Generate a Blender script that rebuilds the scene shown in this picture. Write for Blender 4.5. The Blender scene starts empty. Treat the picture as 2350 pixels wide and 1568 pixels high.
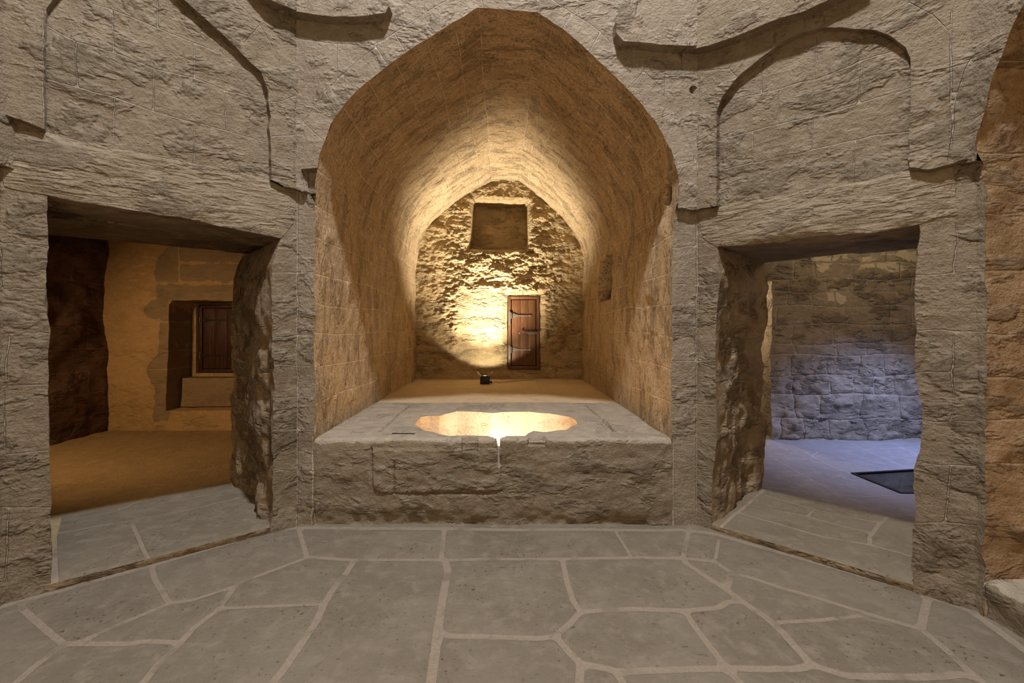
import bpy, bmesh, math
import numpy as np
from mathutils import Vector, geometry

# ------------------------------------------------------------------ camera, world, light, exposure
F = 1060.0; CX = 1157.0; CY = 750.0; EYE = 1.5          # focal length and principal point for a 2350 x 1568 frame
sc = bpy.context.scene
cam_data = bpy.data.cameras.new('camera'); cam = bpy.data.objects.new('camera', cam_data)
sc.collection.objects.link(cam); sc.camera = cam
cam.location = (0, 0, EYE); cam.rotation_euler = (math.pi/2, 0, 0)
cam_data.sensor_width = 36; cam_data.lens = 36*F/2350
cam_data.shift_x = (1175-CX)/2350; cam_data.shift_y = -(784-CY)/2350
cam_data.clip_start = 0.02
world = bpy.data.worlds.new('world'); sc.world = world; world.use_nodes = True
world.node_tree.nodes['Background'].inputs[0].default_value = (0.35, 0.38, 0.45, 1)
world.node_tree.nodes['Background'].inputs[1].default_value = 0.03
sc.view_settings.view_transform = 'Standard'; sc.view_settings.look = 'None'
sc.view_settings.exposure = 0.0; sc.view_settings.gamma = 1.0
try: sc.view_settings.use_curve_mapping = False
except Exception: pass
sc.cycles.diffuse_bounces = 4; sc.cycles.max_bounces = 8; sc.cycles.caustics_reflective = False; sc.cycles.caustics_refractive = False

def light(name, kind, loc, energy, color, size=0.1, target=None, angle=None, blend=0.2):
    l = bpy.data.lights.new(name, kind); o = bpy.data.objects.new(name, l); sc.collection.objects.link(o)
    o.location = loc; l.energy = energy; l.color = color
    if kind == 'AREA': l.shape = 'DISK'; l.size = size
    else: l.shadow_soft_size = size
    if kind == 'SPOT': l.spot_size = math.radians(angle); l.spot_blend = blend
    if target is not None:
        o.rotation_euler = (Vector(target)-Vector(loc)).to_track_quat('-Z', 'Y').to_euler()
    return o
OCULUS = light('oculus_daylight', 'AREA', (0.08, 0.9, 7.35), 545, (0.96, 0.97, 1.0), 0.40, (-0.1, 0.9, 0))
WARM = (1.0, 0.55, 0.22)
SPOT = light('niche_floodlight_beam', 'SPOT', (-0.27, 6.86, 0.775), 88, (1.0, 0.89, 0.68), 0.02, (-0.27, 6.86+math.sin(math.radians(34)), 0.775+math.cos(math.radians(34))), 106, 0.25)
SPOT2 = light('niche_floodlight_core', 'SPOT', (-0.27, 6.86, 0.78), 900, (1.0, 0.89, 0.70), 0.02, (-0.27, 6.86+math.sin(math.radians(10)), 0.78+math.cos(math.radians(10))), 102, 1.0)
BASIN = light('basin_lamp', 'SPOT', (-0.02, 4.28, 0.27), 20, (1.0, 0.90, 0.78), 0.05, (-0.02, 4.9, 0.33), 165, 0.5)
BASIN2 = light('basin_warm_fill', 'POINT', (-0.04, 4.05, 0.50), 19, (1.0, 0.60, 0.28), 0.12)  # extra orange fill added in the basin to brighten the niche side walls
LROOM = light('left_room_lamp', 'SPOT', (-5.1, 3.5, 2.2), 150, (1.0, 0.60, 0.26), 0.12, (-4.3, 5.6, 0.7), 110, 0.9)
RBLUE = light('right_room_blue_lamp', 'SPOT', (5.3, 4.6, 2.2), 410, (0.34, 0.46, 1.0), 0.08, (4.6, 5.1, 0.0), 92, 0.9)
RWARM = light('right_room_warm_lamp', 'POINT', (4.5, 4.4, 2.7), 36, (1.0, 0.78, 0.5), 0.2)
RPASS = light('far_passage_lamp', 'POINT', (3.2, 6.9, 1.9), 45, (1.0, 0.75, 0.5), 0.1)
IW_R = light('side_niche_lamp_right', 'POINT', (4.3, 0.9, 0.7), 20, WARM, 0.1)
IW_L = light('side_niche_lamp_left', 'POINT', (-4.6, 0.9, 0.7), 30, WARM, 0.1)
REAR = light('rear_warm_fill', 'AREA', (-0.1, -2.2, 2.2), 74, (1.0, 0.70, 0.40), 2.0, (-0.1, 3.5, 1.6))  # unseen soft fill added behind the camera to warm the front walls
IW_B = light('rear_niche_lamp', 'POINT', (-0.1, -4.2, 0.9), 30, WARM, 0.1)

# ------------------------------------------------------------------ noise (numpy)
def _hash(ix, iy, iz, seed):
    h = (ix.astype(np.int64)*374761393 + iy.astype(np.int64)*668265263 + iz.astype(np.int64)*1274126177 + seed*362437) & 0xffffffff
    h = ((h ^ (h >> 13))*1103515245) & 0xffffffff
    h = ((h ^ (h >> 16))*2654435761) & 0xffffffff
    h = h ^ (h >> 15)
    return (h & 0xffffff)/float(0xffffff)*2-1
def vnoise(P, seed=0):
    i = np.floor(P).astype(np.int64); f = P-i; f = f*f*f*(f*(f*6-15)+10)
    x, y, z = i[:, 0], i[:, 1], i[:, 2]; fx, fy, fz = f[:, 0], f[:, 1], f[:, 2]
    def c(a, b, d): return _hash(x+a, y+b, z+d, seed)
    x00 = c(0,0,0)*(1-fx)+c(1,0,0)*fx; x10 = c(0,1,0)*(1-fx)+c(1,1,0)*fx
    x01 = c(0,0,1)*(1-fx)+c(1,0,1)*fx; x11 = c(0,1,1)*(1-fx)+c(1,1,1)*fx
    return (x00*(1-fy)+x10*fy)*(1-fz)+(x01*(1-fy)+x11*fy)*fz
def fbm(P, scale, octv=3, seed=0, gain=0.5):
    r = np.zeros(len(P)); a = 1.0; s = scale
    for k in range(octv):
        r += a*vnoise(P*s+17.3*k, seed+k*7); a *= gain; s *= 2.03
    return r
def ridged(P, scale, octv=3, seed=0):
    r = np.zeros(len(P)); a = 1.0; s = scale
    for k in range(octv):
        r += a*(1-np.abs(vnoise(P*s+9.1*k, seed+k*5))*2); a *= 0.5; s *= 2.1
    return r
def smooth(a, b, x):
    t = np.clip((x-a)/(b-a), 0, 1); return t*t*(3-2*t)

# ------------------------------------------------------------------ 2D helpers
def resample(poly, sp, closed):
    out = []; n = len(poly); m = n if closed else n-1
    for i in range(m):
        a = np.array(poly[i], float); b = np.array(poly[(i+1) % n], float)
        k = max(1, int(math.ceil(np.linalg.norm(b-a)/sp-1e-6)))
        for j in range(k): out.append(a+(b-a)*j/k)
    if not closed: out.append(np.array(poly[-1], float))
    return np.array(out)
def inside(P, poly):
    poly = np.asarray(poly, float); x, y = P[:, 0], P[:, 1]; r = np.zeros(len(P), bool); n = len(poly)
    for i in range(n):
        x1, y1 = poly[i][0], poly[i][1]; x2, y2 = poly[(i+1) % n][0], poly[(i+1) % n][1]
        if y1 == y2: continue
        c = ((y1 > y) != (y2 > y)) & (x < (x2-x1)*(y-y1)/(y2-y1)+x1)
        r ^= c
    return r
def segdist(P, pts, closed=False):
    pts = np.asarray(pts, float); d = np.full(len(P), 1e9); n = len(pts)
    for i in range(n if closed else n-1):
        a = pts[i]; b = pts[(i+1) % n]; ab = b-a; L = ab.dot(ab)
        if L < 1e-12: continue
        t = np.clip(((P-a)@ab)/L, 0, 1)
        q = P-(a+t[:, None]*ab); d = np.minimum(d, np.sqrt((q*q).sum(1)))
    return d
def sdist(P, poly):
    d = segdist(P, poly, True); return np.where(inside(P, poly), d, -d)
def offset(poly, e):                       # move a closed outline outward by e
    poly = [np.array(p, float) for p in poly]; n = len(poly); out = []
    area = sum(poly[i][0]*poly[(i+1) % n][1]-poly[(i+1) % n][0]*poly[i][1] for i in range(n))
    s = 1 if area > 0 else -1
    for i in range(n):
        a, b, c = poly[i-1], poly[i], poly[(i+1) % n]
        t1 = (b-a)/(np.linalg.norm(b-a)+1e-9); t2 = (c-b)/(np.linalg.norm(c-b)+1e-9)
        n1 = np.array([t1[1], -t1[0]])*s; n2 = np.array([t2[1], -t2[0]])*s
        m = n1+n2; k = max(0.35, np.linalg.norm(m)/2); m = m/(np.linalg.norm(m)+1e-9)
        out.append(b+m*e/k)
    return out
rng = np.random.default_rng(5)

def link(o): sc.collection.objects.link(o); return o
def mesh_obj(name, verts, faces, mat, parent=None, attrs=None, angle=38):
    me = bpy.data.meshes.new(name)
    me.from_pydata([tuple(map(float, v)) for v in verts], [], [tuple(map(int, f)) for f in faces])
    for p in me.polygons: p.use_smooth = True
    if attrs:
        for k, a in attrs.items():
            at = me.attributes.new(k, 'FLOAT', 'POINT'); at.data.foreach_set('value', np.asarray(a, np.float32))
    me.set_sharp_from_angle(angle=math.radians(angle))
    if mat: me.materials.append(mat)
    o = link(bpy.data.objects.new(name, me))
    if parent is not None: o.parent = parent
    return o

def vecrough(P, amp, seed=3):
    """the same weathering field for every surface, so shared edges stay together"""
    if amp <= 0: return P
    V = np.stack([fbm(P, 5.5, 4, seed+11*k, 0.55) for k in range(3)], 1)
    m = 0.6+0.7*np.clip(fbm(P, 1.3, 2, 77), -0.6, 1)
    return P+V*(amp*m)[:, None]

def surf(name, outer, mapf, mat, holes=(), lines=(), layers=(), patches=(), sp=0.025, rough=0.008, hf=None,
         parent=None, fine=None, angle=38, flip=False, refine=None, guides=()):
    """dense triangulated sheet over a 2D outline.  lines: (polyline, half width);  layers: (outline, height, edge width)"""
    outer = [tuple(p) for p in outer]
    pts = []; edges = []
    def addpoly(poly, closed, s):
        q = resample(poly, s, closed); b = len(pts)
        pts.extend(map(tuple, q)); n = len(q)
        edges.extend((b+i, b+(i+1) % n) for i in range(n if closed else n-1))
    addpoly(outer, True, sp)
    for h in holes: addpoly(h, True, sp)
    layers = [(t+((),))[:4] for t in layers]
    for l, p, e, cut in layers:
        addpoly(l, True, sp); addpoly(offset(l, e), True, sp)
        for c_ in cut: addpoly(c_, True, sp); addpoly(offset(c_, -e), True, sp)
    for l, w in lines: addpoly(l, False, sp*1.2)
    for l, w in guides:
        l = np.array(l, float); t = np.gradient(l, axis=0); t /= np.linalg.norm(t, axis=1)[:, None]+1e-9; nr = np.stack([-t[:, 1], t[:, 0]], 1)
        addpoly(l, False, sp)
        for q in (-1, 1): addpoly(l+nr*w*q, False, sp)
    O = np.array(outer); lo = O.min(0); hi = O.max(0)
    cons = np.array(pts)
    gx = np.arange(lo[0], hi[0], sp); gy = np.arange(lo[1], hi[1], sp*0.87)
    G = np.array([(x+(sp/2 if j % 2 else 0), y) for j, y in enumerate(gy) for x in gx])
    G += rng.uniform(-0.22, 0.22, G.shape)*sp
    if fine is not None: G = G[fine(G)]
    if refine is not None:
        (x0, y0, x1, y1), s2 = refine
        G = G[~((G[:, 0] > x0) & (G[:, 0] < x1) & (G[:, 1] > y0) & (G[:, 1] < y1))]
        R = np.array([(x+(s2/2 if j % 2 else 0), y) for j, y in enumerate(np.arange(y0, y1, s2*0.87)) for x in np.arange(x0, x1, s2)])
        G = np.concatenate([G, R+rng.uniform(-0.2, 0.2, R.shape)*s2])
    G = G[inside(G, outer)]
    for h in holes: G = G[~inside(G, h)]
    # drop grid points that crowd the constraint points (cell hashing)
    cell = sp*0.45; keys = set()
    for x, y in (cons/cell).astype(int):
        keys.add((x, y))
    K = np.floor(G/cell).astype(int)
    keep = [not ((a, b) in keys) for a, b in K]
    G = G[np.array(keep)]
    allp = [Vector((float(a), float(b))) for a, b in pts]+[Vector((float(a), float(b))) for a, b in G]
    r = geometry.delaunay_2d_cdt(allp, edges, [], 0, 1e-5, False)
    V = np.array([(v[0], v[1]) for v in r[0]]); T = np.array([f for f in r[2]])
    c = V[T].mean(1); ok = inside(c, outer)
    for h in holes: ok &= ~inside(c, h)
    T = T[ok]
    used = np.unique(T); rm = -np.ones(len(V), int); rm[used] = np.arange(len(used)); V = V[used]; T = rm[T]
    h = np.zeros(len(V))
    for l, p, e, cut in layers:
        sd = sdist(V, l)
        for c_ in cut: sd = np.minimum(sd, -sdist(V, c_))
        k = np.clip(1+sd/e, 0, 1); k[k < 0.02] = 0; k[k > 0.98] = 1; h += p*k
    jd = np.full(len(V), 0.05)
    for l, w in lines: jd = np.minimum(jd, segdist(V, l)-w)
    pa = np.full(len(V), -0.3)
    for l in patches: pa = np.maximum(pa, sdist(V, l))
    P0, N = mapf(V)
    if hf is not None: h = h+hf(V, P0)
    P = vecrough(P0, rough)+N*h[:, None]
    # face orientation
    a, b, cc = P[T[:, 0]], P[T[:, 1]], P[T[:, 2]]
    g = np.cross(b-a, cc-a); s = (g*N[T[:, 0]]).sum()
    if s < 0: T = T[:, ::-1]
    return mesh_obj(name, P, T, mat, parent, {'jd': jd, 'patch': pa}, angle)

class Plane:
    """vertical plane through C along the horizontal unit direction d; n faces the room"""
    def __init__(s, C, d, n):
        s.C = np.array(C, float); s.d = np.array(d, float)/np.linalg.norm(d); s.n = np.array(n, float)/np.linalg.norm(n)
    def uv(s, px, py):
        rx = (px-CX)/F
        # C + u d = t (rx, 1)
        A = np.array([[rx, -s.d[0]], [1.0, -s.d[1]]]); t, u = np.linalg.solve(A, s.C)
        return (u, EYE+t*(CY-py)/F)
    def L(s, pts): return [s.uv(*p) for p in pts]
    def map(s, V):
        P = np.stack([s.C[0]+V[:, 0]*s.d[0], s.C[1]+V[:, 0]*s.d[1], V[:, 1]], 1)
        N = np.tile([s.n[0], s.n[1], 0.0], (len(V), 1)); return P, N
    def p3(s, u, z, h=0): return np.array([s.C[0]+u*s.d[0]+h*s.n[0], s.C[1]+u*s.d[1]+h*s.n[1], z])
def zplane(z):
    def m(V):
        return np.stack([V[:, 0], V[:, 1], np.full(len(V), z)], 1), np.tile([0, 0, 1.0], (len(V), 1))
    return m
def gp(px, py, z=0.0):
    t = F*(EYE-z)/(py-CY); return ((px-CX)/F*t, t)
def GL(pts, z=0.0): return [gp(a, b, z) for a, b in pts]

def ruled(name, poly3, vec, mat, sp=0.025, rough=0.008, lines=(), layers=(), patches=(), hf=None, front=None, parent=None, refn=None, **kw):
    """a profile swept along vec; u is the length along the profile, v the distance along vec"""
    q = resample(poly3, sp, False); L = np.linalg.norm(vec); d = np.array(vec, float)/L
    s = np.concatenate([[0], np.cumsum(np.linalg.norm(np.diff(q, axis=0), axis=1))])
    tang = np.gradient(q, axis=0); nn = np.cross(tang, d); nn /= np.linalg.norm(nn, axis=1)[:, None]
    if refn is not None and (nn*(np.array(refn)-q)).sum() < 0: nn = -nn
    def m(V):
        u, v = V[:, 0], V[:, 1]
        P = np.stack([np.interp(u, s, q[:, k]) for k in range(3)], 1)+v[:, None]*d
        N = np.stack([np.interp(u, s, nn[:, k]) for k in range(3)], 1)
        if front is not None: P = P+front(P, v)[:, None]*d
        return P, N/np.linalg.norm(N, axis=1)[:, None]
    outer = [(s[i], 0) for i in range(len(s))]+[(s[-1], L), (0, L)]
    return surf(name, outer, m, mat, lines=lines, layers=layers, patches=patches, sp=sp, rough=rough, hf=hf, parent=parent, **kw)

def tag(o, label=None, cat=None, group=None, kind=None):
    if label: o['label'] = label
    if cat: o['category'] = cat
    if group: o['group'] = group
    if kind: o['kind'] = kind
    return o
def struct(o): o['kind'] = 'structure'; return o
def empty(name, loc, rz=0):
    o = link(bpy.data.objects.new(name, None)); o.location = loc; o.rotation_euler = (0, 0, rz); o.empty_display_size = 0.1; return o

# ------------------------------------------------------------------ materials
class NT:
    def __init__(s, name):
        s.m = bpy.data.materials.new(name); s.m.use_nodes = True; s.t = s.m.node_tree; s.n = s.t.nodes
        s.b = s.n['Principled BSDF']; s.b.inputs['Specular IOR Level'].default_value = 0.25
    def new(s, typ, **kw):
        n = s.n.new(typ)
        for k, v in kw.items(): setattr(n, k, v)
        return n
    def lk(s, a, b): s.t.links.new(a, b)
    def put(s, sock, v):
        if isinstance(v, (int, float)): sock.default_value = v
        elif isinstance(v, tuple): sock.default_value = v if len(v) == 4 or sock.type == 'VECTOR' else v+(1,)
        else: s.lk(v, sock)
    def math(s, op, a, b=0.0, c=0.0, clamp=False):
        n = s.new('ShaderNodeMath', operation=op, use_clamp=clamp)
        s.put(n.inputs[0], a); s.put(n.inputs[1], b); s.put(n.inputs[2], c); return n.outputs[0]
    def mix(s, f, a, b, blend='MIX'):
        n = s.new('ShaderNodeMix', data_type='RGBA', blend_type=blend)
        s.put(n.inputs[0], f); s.put(n.inputs[6], a); s.put(n.inputs[7], b); return n.outputs[2]
    def ramp(s, x, a, b, lo=0.0, hi=1.0):
        n = s.new('ShaderNodeMapRange', interpolation_type='SMOOTHSTEP')
        s.put(n.inputs[0], x); n.inputs[1].default_value = a; n.inputs[2].default_value = b
        n.inputs[3].default_value = lo; n.inputs[4].default_value = hi; return n.outputs[0]
    def noise(s, vec, scale, detail=3, rough=0.55, dist=0.0):
        n = s.new('ShaderNodeTexNoise'); s.lk(vec, n.inputs['Vector']); n.inputs['Scale'].default_value = scale
        n.inputs['Detail'].default_value = detail; n.inputs['Roughness'].default_value = rough; n.inputs['Distortion'].default_value = dist
        return n.outputs[0]
    def voro(s, vec, scale, feature='F1'):
        n = s.new('ShaderNodeTexVoronoi', feature=feature); s.lk(vec, n.inputs['Vector']); n.inputs['Scale'].default_value = scale; return n.outputs[0]
    def mapping(s, vec, scale=(1, 1, 1), rot=(0, 0, 0)):
        n = s.new('ShaderNodeMapping'); s.lk(vec, n.inputs[0]); n.inputs['Scale'].default_value = scale; n.inputs['Rotation'].default_value = rot
        return n.outputs[0]
    def coord(s): return s.new('ShaderNodeTexCoord').outputs['Object']
    def attr(s, name): return s.new('ShaderNodeAttribute', attribute_name=name).outputs['Fac']

def stone(name, dark, mid, lite, joint, bump=1.0, crag=1.0, pits=1.0, chisel=0.0, patch=None, joint_bump=0.4, jedge=0.006, stretch=(1, 1, 2.2), fine=1.0, rot=(0, 0, 0), speck=0.25):
    k = NT(name); co = k.coord()
    sv = k.mapping(co, stretch, rot)
    big = k.noise(co, 1.7, 3, 0.55, 0.6); med = k.noise(sv, 9, 5, 0.62, 0.3); fin = k.noise(co, 75, 4, 0.7)
    crg = k.noise(sv, 15, 6, 0.66, 0.25)
    mask = k.ramp(k.noise(sv, 2.6, 4, 0.65, 0.3), 0.50, 0.62)           # where the face is badly weathered
    pit = k.ramp(k.noise(sv, 42, 3, 0.6, 0.2), 0.44 if pits > 2 else 0.39, 0.30 if pits > 2 else 0.25)               # small deep pits
    col = k.mix(k.ramp(big, 0.32, 0.68), dark, mid)
    col = k.mix(k.ramp(med, 0.45, 0.72), col, lite)
    col = k.mix(k.math('MULTIPLY', k.ramp(k.noise(co, 28, 4, 0.7), 0.4, 0.25), speck), col, tuple(c*0.45 for c in dark))
    col = k.mix(k.math('MULTIPLY', k.ramp(fin, 0.35, 0.7), 0.22), col, lite)
    col = k.mix(k.math('MULTIPLY', pit, 0.45*pits), col, tuple(c*0.4 for c in dark))
    crev = k.math('MULTIPLY', k.ramp(crg, 0.47, 0.34), k.math('MULTIPLY_ADD', mask, 0.45, 0.25))  # brown crevice tint, also paints relief shading into the colour
    col = k.mix(k.math('MULTIPLY', crev, min(1.0, crag)), col, tuple(c*f for c, f in zip(dark, (0.48, 0.42, 0.36))))
    hi = k.math('MULTIPLY', k.ramp(crg, 0.54, 0.68), 0.35)
    col = k.mix(hi, col, tuple(min(1, c*1.18) for c in lite))
    h = k.math('MULTIPLY', crg, k.math('MULTIPLY_ADD', mask, 0.055*crag, 0.011*crag))
    h = k.math('ADD', h, k.math('MULTIPLY', k.noise(co, 38, 4, 0.72), 0.012*fine))
    h = k.math('SUBTRACT', h, k.math('MULTIPLY', pit, k.math('MULTIPLY_ADD', mask, 0.012*pits, 0.003*pits)))
    h = k.math('ADD', h, k.math('MULTIPLY', fin, 0.004*fine))
    if chisel:
        cv = k.mapping(co, (10, 10, 60), (0.5, 0.35, 0.6)); ch = k.noise(cv, 0.55, 2, 0.5, 0.7)
        h = k.math('ADD', h, k.math('MULTIPLY', ch, 0.03*chisel))
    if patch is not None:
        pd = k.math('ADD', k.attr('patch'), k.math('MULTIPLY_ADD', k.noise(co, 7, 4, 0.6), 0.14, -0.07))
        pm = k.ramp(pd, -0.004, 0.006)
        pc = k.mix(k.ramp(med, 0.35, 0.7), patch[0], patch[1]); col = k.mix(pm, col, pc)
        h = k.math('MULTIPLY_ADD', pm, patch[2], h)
    jd = k.math('ADD', k.attr('jd'), k.math('MULTIPLY_ADD', k.noise(co, 30, 3, 0.6), 0.007, -0.0035))
    jm = k.ramp(jd, jedge*0.5, -jedge*0.5)
    jn = k.ramp(k.noise(co, 6, 3, 0.6), 0.34, 0.5, 0.25, 1.0)
    jm2 = k.math('MULTIPLY', jm, jn)
    col = k.mix(jm2, col, k.mix(k.ramp(fin, 0.4, 0.7), tuple(c*0.82 for c in joint), joint))
    h = k.math('MULTIPLY', h, k.math('SUBTRACT', 1.0, k.math('MULTIPLY', jm2, 0.45)))
    h = k.math('SUBTRACT', h, k.math('MULTIPLY', jm, 0.0025*joint_bump))
    b = k.new('ShaderNodeBump'); b.inputs['Strength'].default_value = 1.0; b.inputs['Distance'].default_value = bump
    k.lk(h, b.inputs['Height']); k.lk(b.outputs[0], k.b.inputs['Normal'])
    k.lk(col, k.b.inputs['Base Color']); k.b.inputs['Roughness'].default_value = 0.92
    return k.m
def plain(name, col, rough=0.5, metal=0.0, bump=0.0, scale=40, var=0.15):
    k = NT(name); co = k.coord(); n = k.noise(co, scale, 4)
    k.lk(k.mix(n, tuple(c*(1-var) for c in col), tuple(min(1, c*(1+var)) for c in col)), k.b.inputs['Base Color'])
    k.b.inputs['Roughness'].default_value = rough; k.b.inputs['Metallic'].default_value = metal
    if bump:
        b = k.new('ShaderNodeBump'); b.inputs['Distance'].default_value = bump; k.lk(n, b.inputs['Height']); k.lk(b.outputs[0], k.b.inputs['Normal'])
    return k.m
def wood(name, a, b, scale=1.0):
    k = NT(name); co = k.coord(); g = k.noise(k.mapping(co, (16, 16, 1.1)), 3.0*scale, 5, 0.6, 1.6)
    f = k.noise(k.mapping(co, (90, 90, 4)), 3.0, 3, 0.6); big = k.noise(co, 3, 2)
    c = k.mix(k.ramp(g, 0.35, 0.65), a, b); c = k.mix(k.math('MULTIPLY', k.ramp(f, 0.5, 0.3), 0.5), c, tuple(x*0.4 for x in a))
    c = k.mix(k.math('MULTIPLY', big, 0.3), c, tuple(x*0.6 for x in a))
    k.lk(c, k.b.inputs['Base Color']); k.b.inputs['Roughness'].default_value = 0.45
    bp = k.new('ShaderNodeBump'); bp.inputs['Distance'].default_value = 0.004; k.lk(g, bp.inputs['Height']); k.lk(bp.outputs[0], k.b.inputs['Normal'])
    return k.m

M_WALL = stone('limestone_wall', (0.183, 0.144, 0.097), (0.228, 0.183, 0.130), (0.272, 0.224, 0.161), (0.358, 0.309, 0.241), chisel=0.25, jedge=0.004, stretch=(1, 1, 1.6), rot=(0.15, 0.2, 0), fine=1.5, pits=1.3)
M_FRONT = stone('lightened_grey_limestone_wall', (0.227, 0.184, 0.133), (0.275, 0.229, 0.171), (0.324, 0.272, 0.208), (0.425, 0.372, 0.300), chisel=0.2, jedge=0.004, stretch=(1, 1, 1.5), fine=1.6, pits=1.4)  # greyer limestone, lightened to paint in the stronger light on the front
M_LINTEL = stone('chiselled_lintel_stone', (0.204, 0.162, 0.109), (0.252, 0.204, 0.142), (0.294, 0.242, 0.176), (0.380, 0.314, 0.237), chisel=1.1, crag=0.7, fine=1.2)
M_REVEAL = stone('rough_reveal_stone', (0.25, 0.178, 0.108), (0.31, 0.228, 0.142), (0.39, 0.305, 0.205), (0.42, 0.33, 0.23), crag=1.5, fine=1.5)
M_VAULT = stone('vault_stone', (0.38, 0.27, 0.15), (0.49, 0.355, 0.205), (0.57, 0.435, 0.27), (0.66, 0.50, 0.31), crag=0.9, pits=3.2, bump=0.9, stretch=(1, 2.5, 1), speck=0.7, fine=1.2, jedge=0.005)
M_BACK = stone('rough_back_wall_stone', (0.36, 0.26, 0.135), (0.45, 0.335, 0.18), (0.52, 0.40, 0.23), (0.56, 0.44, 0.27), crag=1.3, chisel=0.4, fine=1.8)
M_FLOOR = stone('flagstone_floor', (0.145, 0.119, 0.087), (0.178, 0.150, 0.112), (0.205, 0.173, 0.131), (0.275, 0.225, 0.171), crag=0.16, pits=0.9, fine=0.6, bump=0.7, jedge=0.006, joint_bump=0.6, stretch=(1, 1, 1), speck=0.3)
M_BENCH = stone('basin_bench_stone', (0.180, 0.142, 0.095), (0.225, 0.182, 0.126), (0.279, 0.234, 0.171), (0.378, 0.324, 0.252), crag=0.7, pits=1.4, fine=1.2, patch=((0.32, 0.272, 0.205), (0.40, 0.345, 0.27), 0.0))  # patch colours lighten bench and platform tops as overhead light would
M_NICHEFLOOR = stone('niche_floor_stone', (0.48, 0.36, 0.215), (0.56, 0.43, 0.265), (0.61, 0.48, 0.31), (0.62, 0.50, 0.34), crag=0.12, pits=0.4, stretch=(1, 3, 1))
M_PLASTER = stone('ochre_plaster_wall', (0.44, 0.30, 0.155), (0.52, 0.36, 0.185), (0.58, 0.41, 0.22), (0.6, 0.45, 0.26), crag=0.35, pits=0.8,
                  patch=((0.30, 0.225, 0.145), (0.35, 0.265, 0.17), -0.006))
M_RWALL = stone('rubble_wall_stone', (0.28, 0.235, 0.17), (0.36, 0.30, 0.215), (0.45, 0.38, 0.28), (0.46, 0.395, 0.30), crag=1.6, joint_bump=1.0, jedge=0.014, fine=1.6,
                patch=((0.62, 0.54, 0.38), (0.66, 0.58, 0.42), 0.008))
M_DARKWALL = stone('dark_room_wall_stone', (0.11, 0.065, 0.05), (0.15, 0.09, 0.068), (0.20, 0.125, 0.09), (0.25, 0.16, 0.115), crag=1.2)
M_SLAB = stone('grey_slab_floor', (0.27, 0.255, 0.24), (0.33, 0.31, 0.29), (0.37, 0.35, 0.33), (0.45, 0.43, 0.40), crag=0.10, pits=0.5, fine=0.5, stretch=(1, 1, 1))
M_EARTH = stone('ochre_room_floor', (0.33, 0.24, 0.13), (0.40, 0.29, 0.16), (0.45, 0.33, 0.19), (0.48, 0.36, 0.21), crag=0.15, pits=0.6, stretch=(1, 1, 1))
M_WOOD = wood('warm_brown_wood', (0.10, 0.043, 0.018), (0.175, 0.082, 0.036))
M_DWOOD = wood('dark_old_wood', (0.045, 0.019, 0.013), (0.10, 0.042, 0.027))
M_GAP = plain('gap_shade', (0.02, 0.012, 0.01), 0.9)  # near-black, painted shade for the gaps around the planks
M_IRON = plain('wrought_iron', (0.22, 0.20, 0.18), 0.38, 0.85, 0.002, 60)
M_BLACK = plain('black_painted_metal', (0.022, 0.02, 0.02), 0.45, 0.2)
M_STEEL = plain('brushed_steel', (0.7, 0.68, 0.64), 0.3, 1.0)
M_CABLE = plain('grey_cable', (0.30, 0.25, 0.2), 0.6)
def glass_mat(name, tint, rough=0.05):
    k = NT(name); k.b.inputs['Base Color'].default_value = tint+(1,); k.b.inputs['Transmission Weight'].default_value = 1.0
    k.b.inputs['Roughness'].default_value = rough; k.b.inputs['IOR'].default_value = 1.45; k.b.inputs['Specular IOR Level'].default_value = 0.5
    return k.m
M_GLASS = glass_mat('hatch_glass', (0.55, 0.62, 0.62))
def lens_mat():
    k = NT('lamp_lens'); k.b.inputs['Base Color'].default_value = (0.8, 0.6, 0.4, 1); k.b.inputs['Emission Color'].default_value = (1, 0.8, 0.5, 1)
    k.b.inputs['Emission Strength'].default_value = 1.2; return k.m
M_LENS = lens_mat()

# ------------------------------------------------------------------ key planes of the octagonal room
D = 3.48                                                  # distance of the front wall
LC = np.array([-1.566, D]); RC = np.array([1.454, D])     # its two corners
dl = np.array([-1.148, -0.976]); dl /= np.linalg.norm(dl)
dr = np.array([1.04, -1.04]); dr /= np.linalg.norm(dr)
FRONT = Plane((0, D), (1, 0), (0, -1))
LEFT = Plane(LC, dl, (-dl[1]*-1, -dl[0]*1) if False else (0.976, -1.148))
RIGHT = Plane(RC, dr, (-1, -1))
LLEN = LEFT.uv(4, 700)[0]; RLEN = 1.471
LE = LC+dl*LLEN; RE = RC+dr*RLEN                          # far ends of the two diagonal walls
TOP = 4.9
TL = 1.37; TR = 1.13                                      # thickness of the diagonal walls

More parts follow.
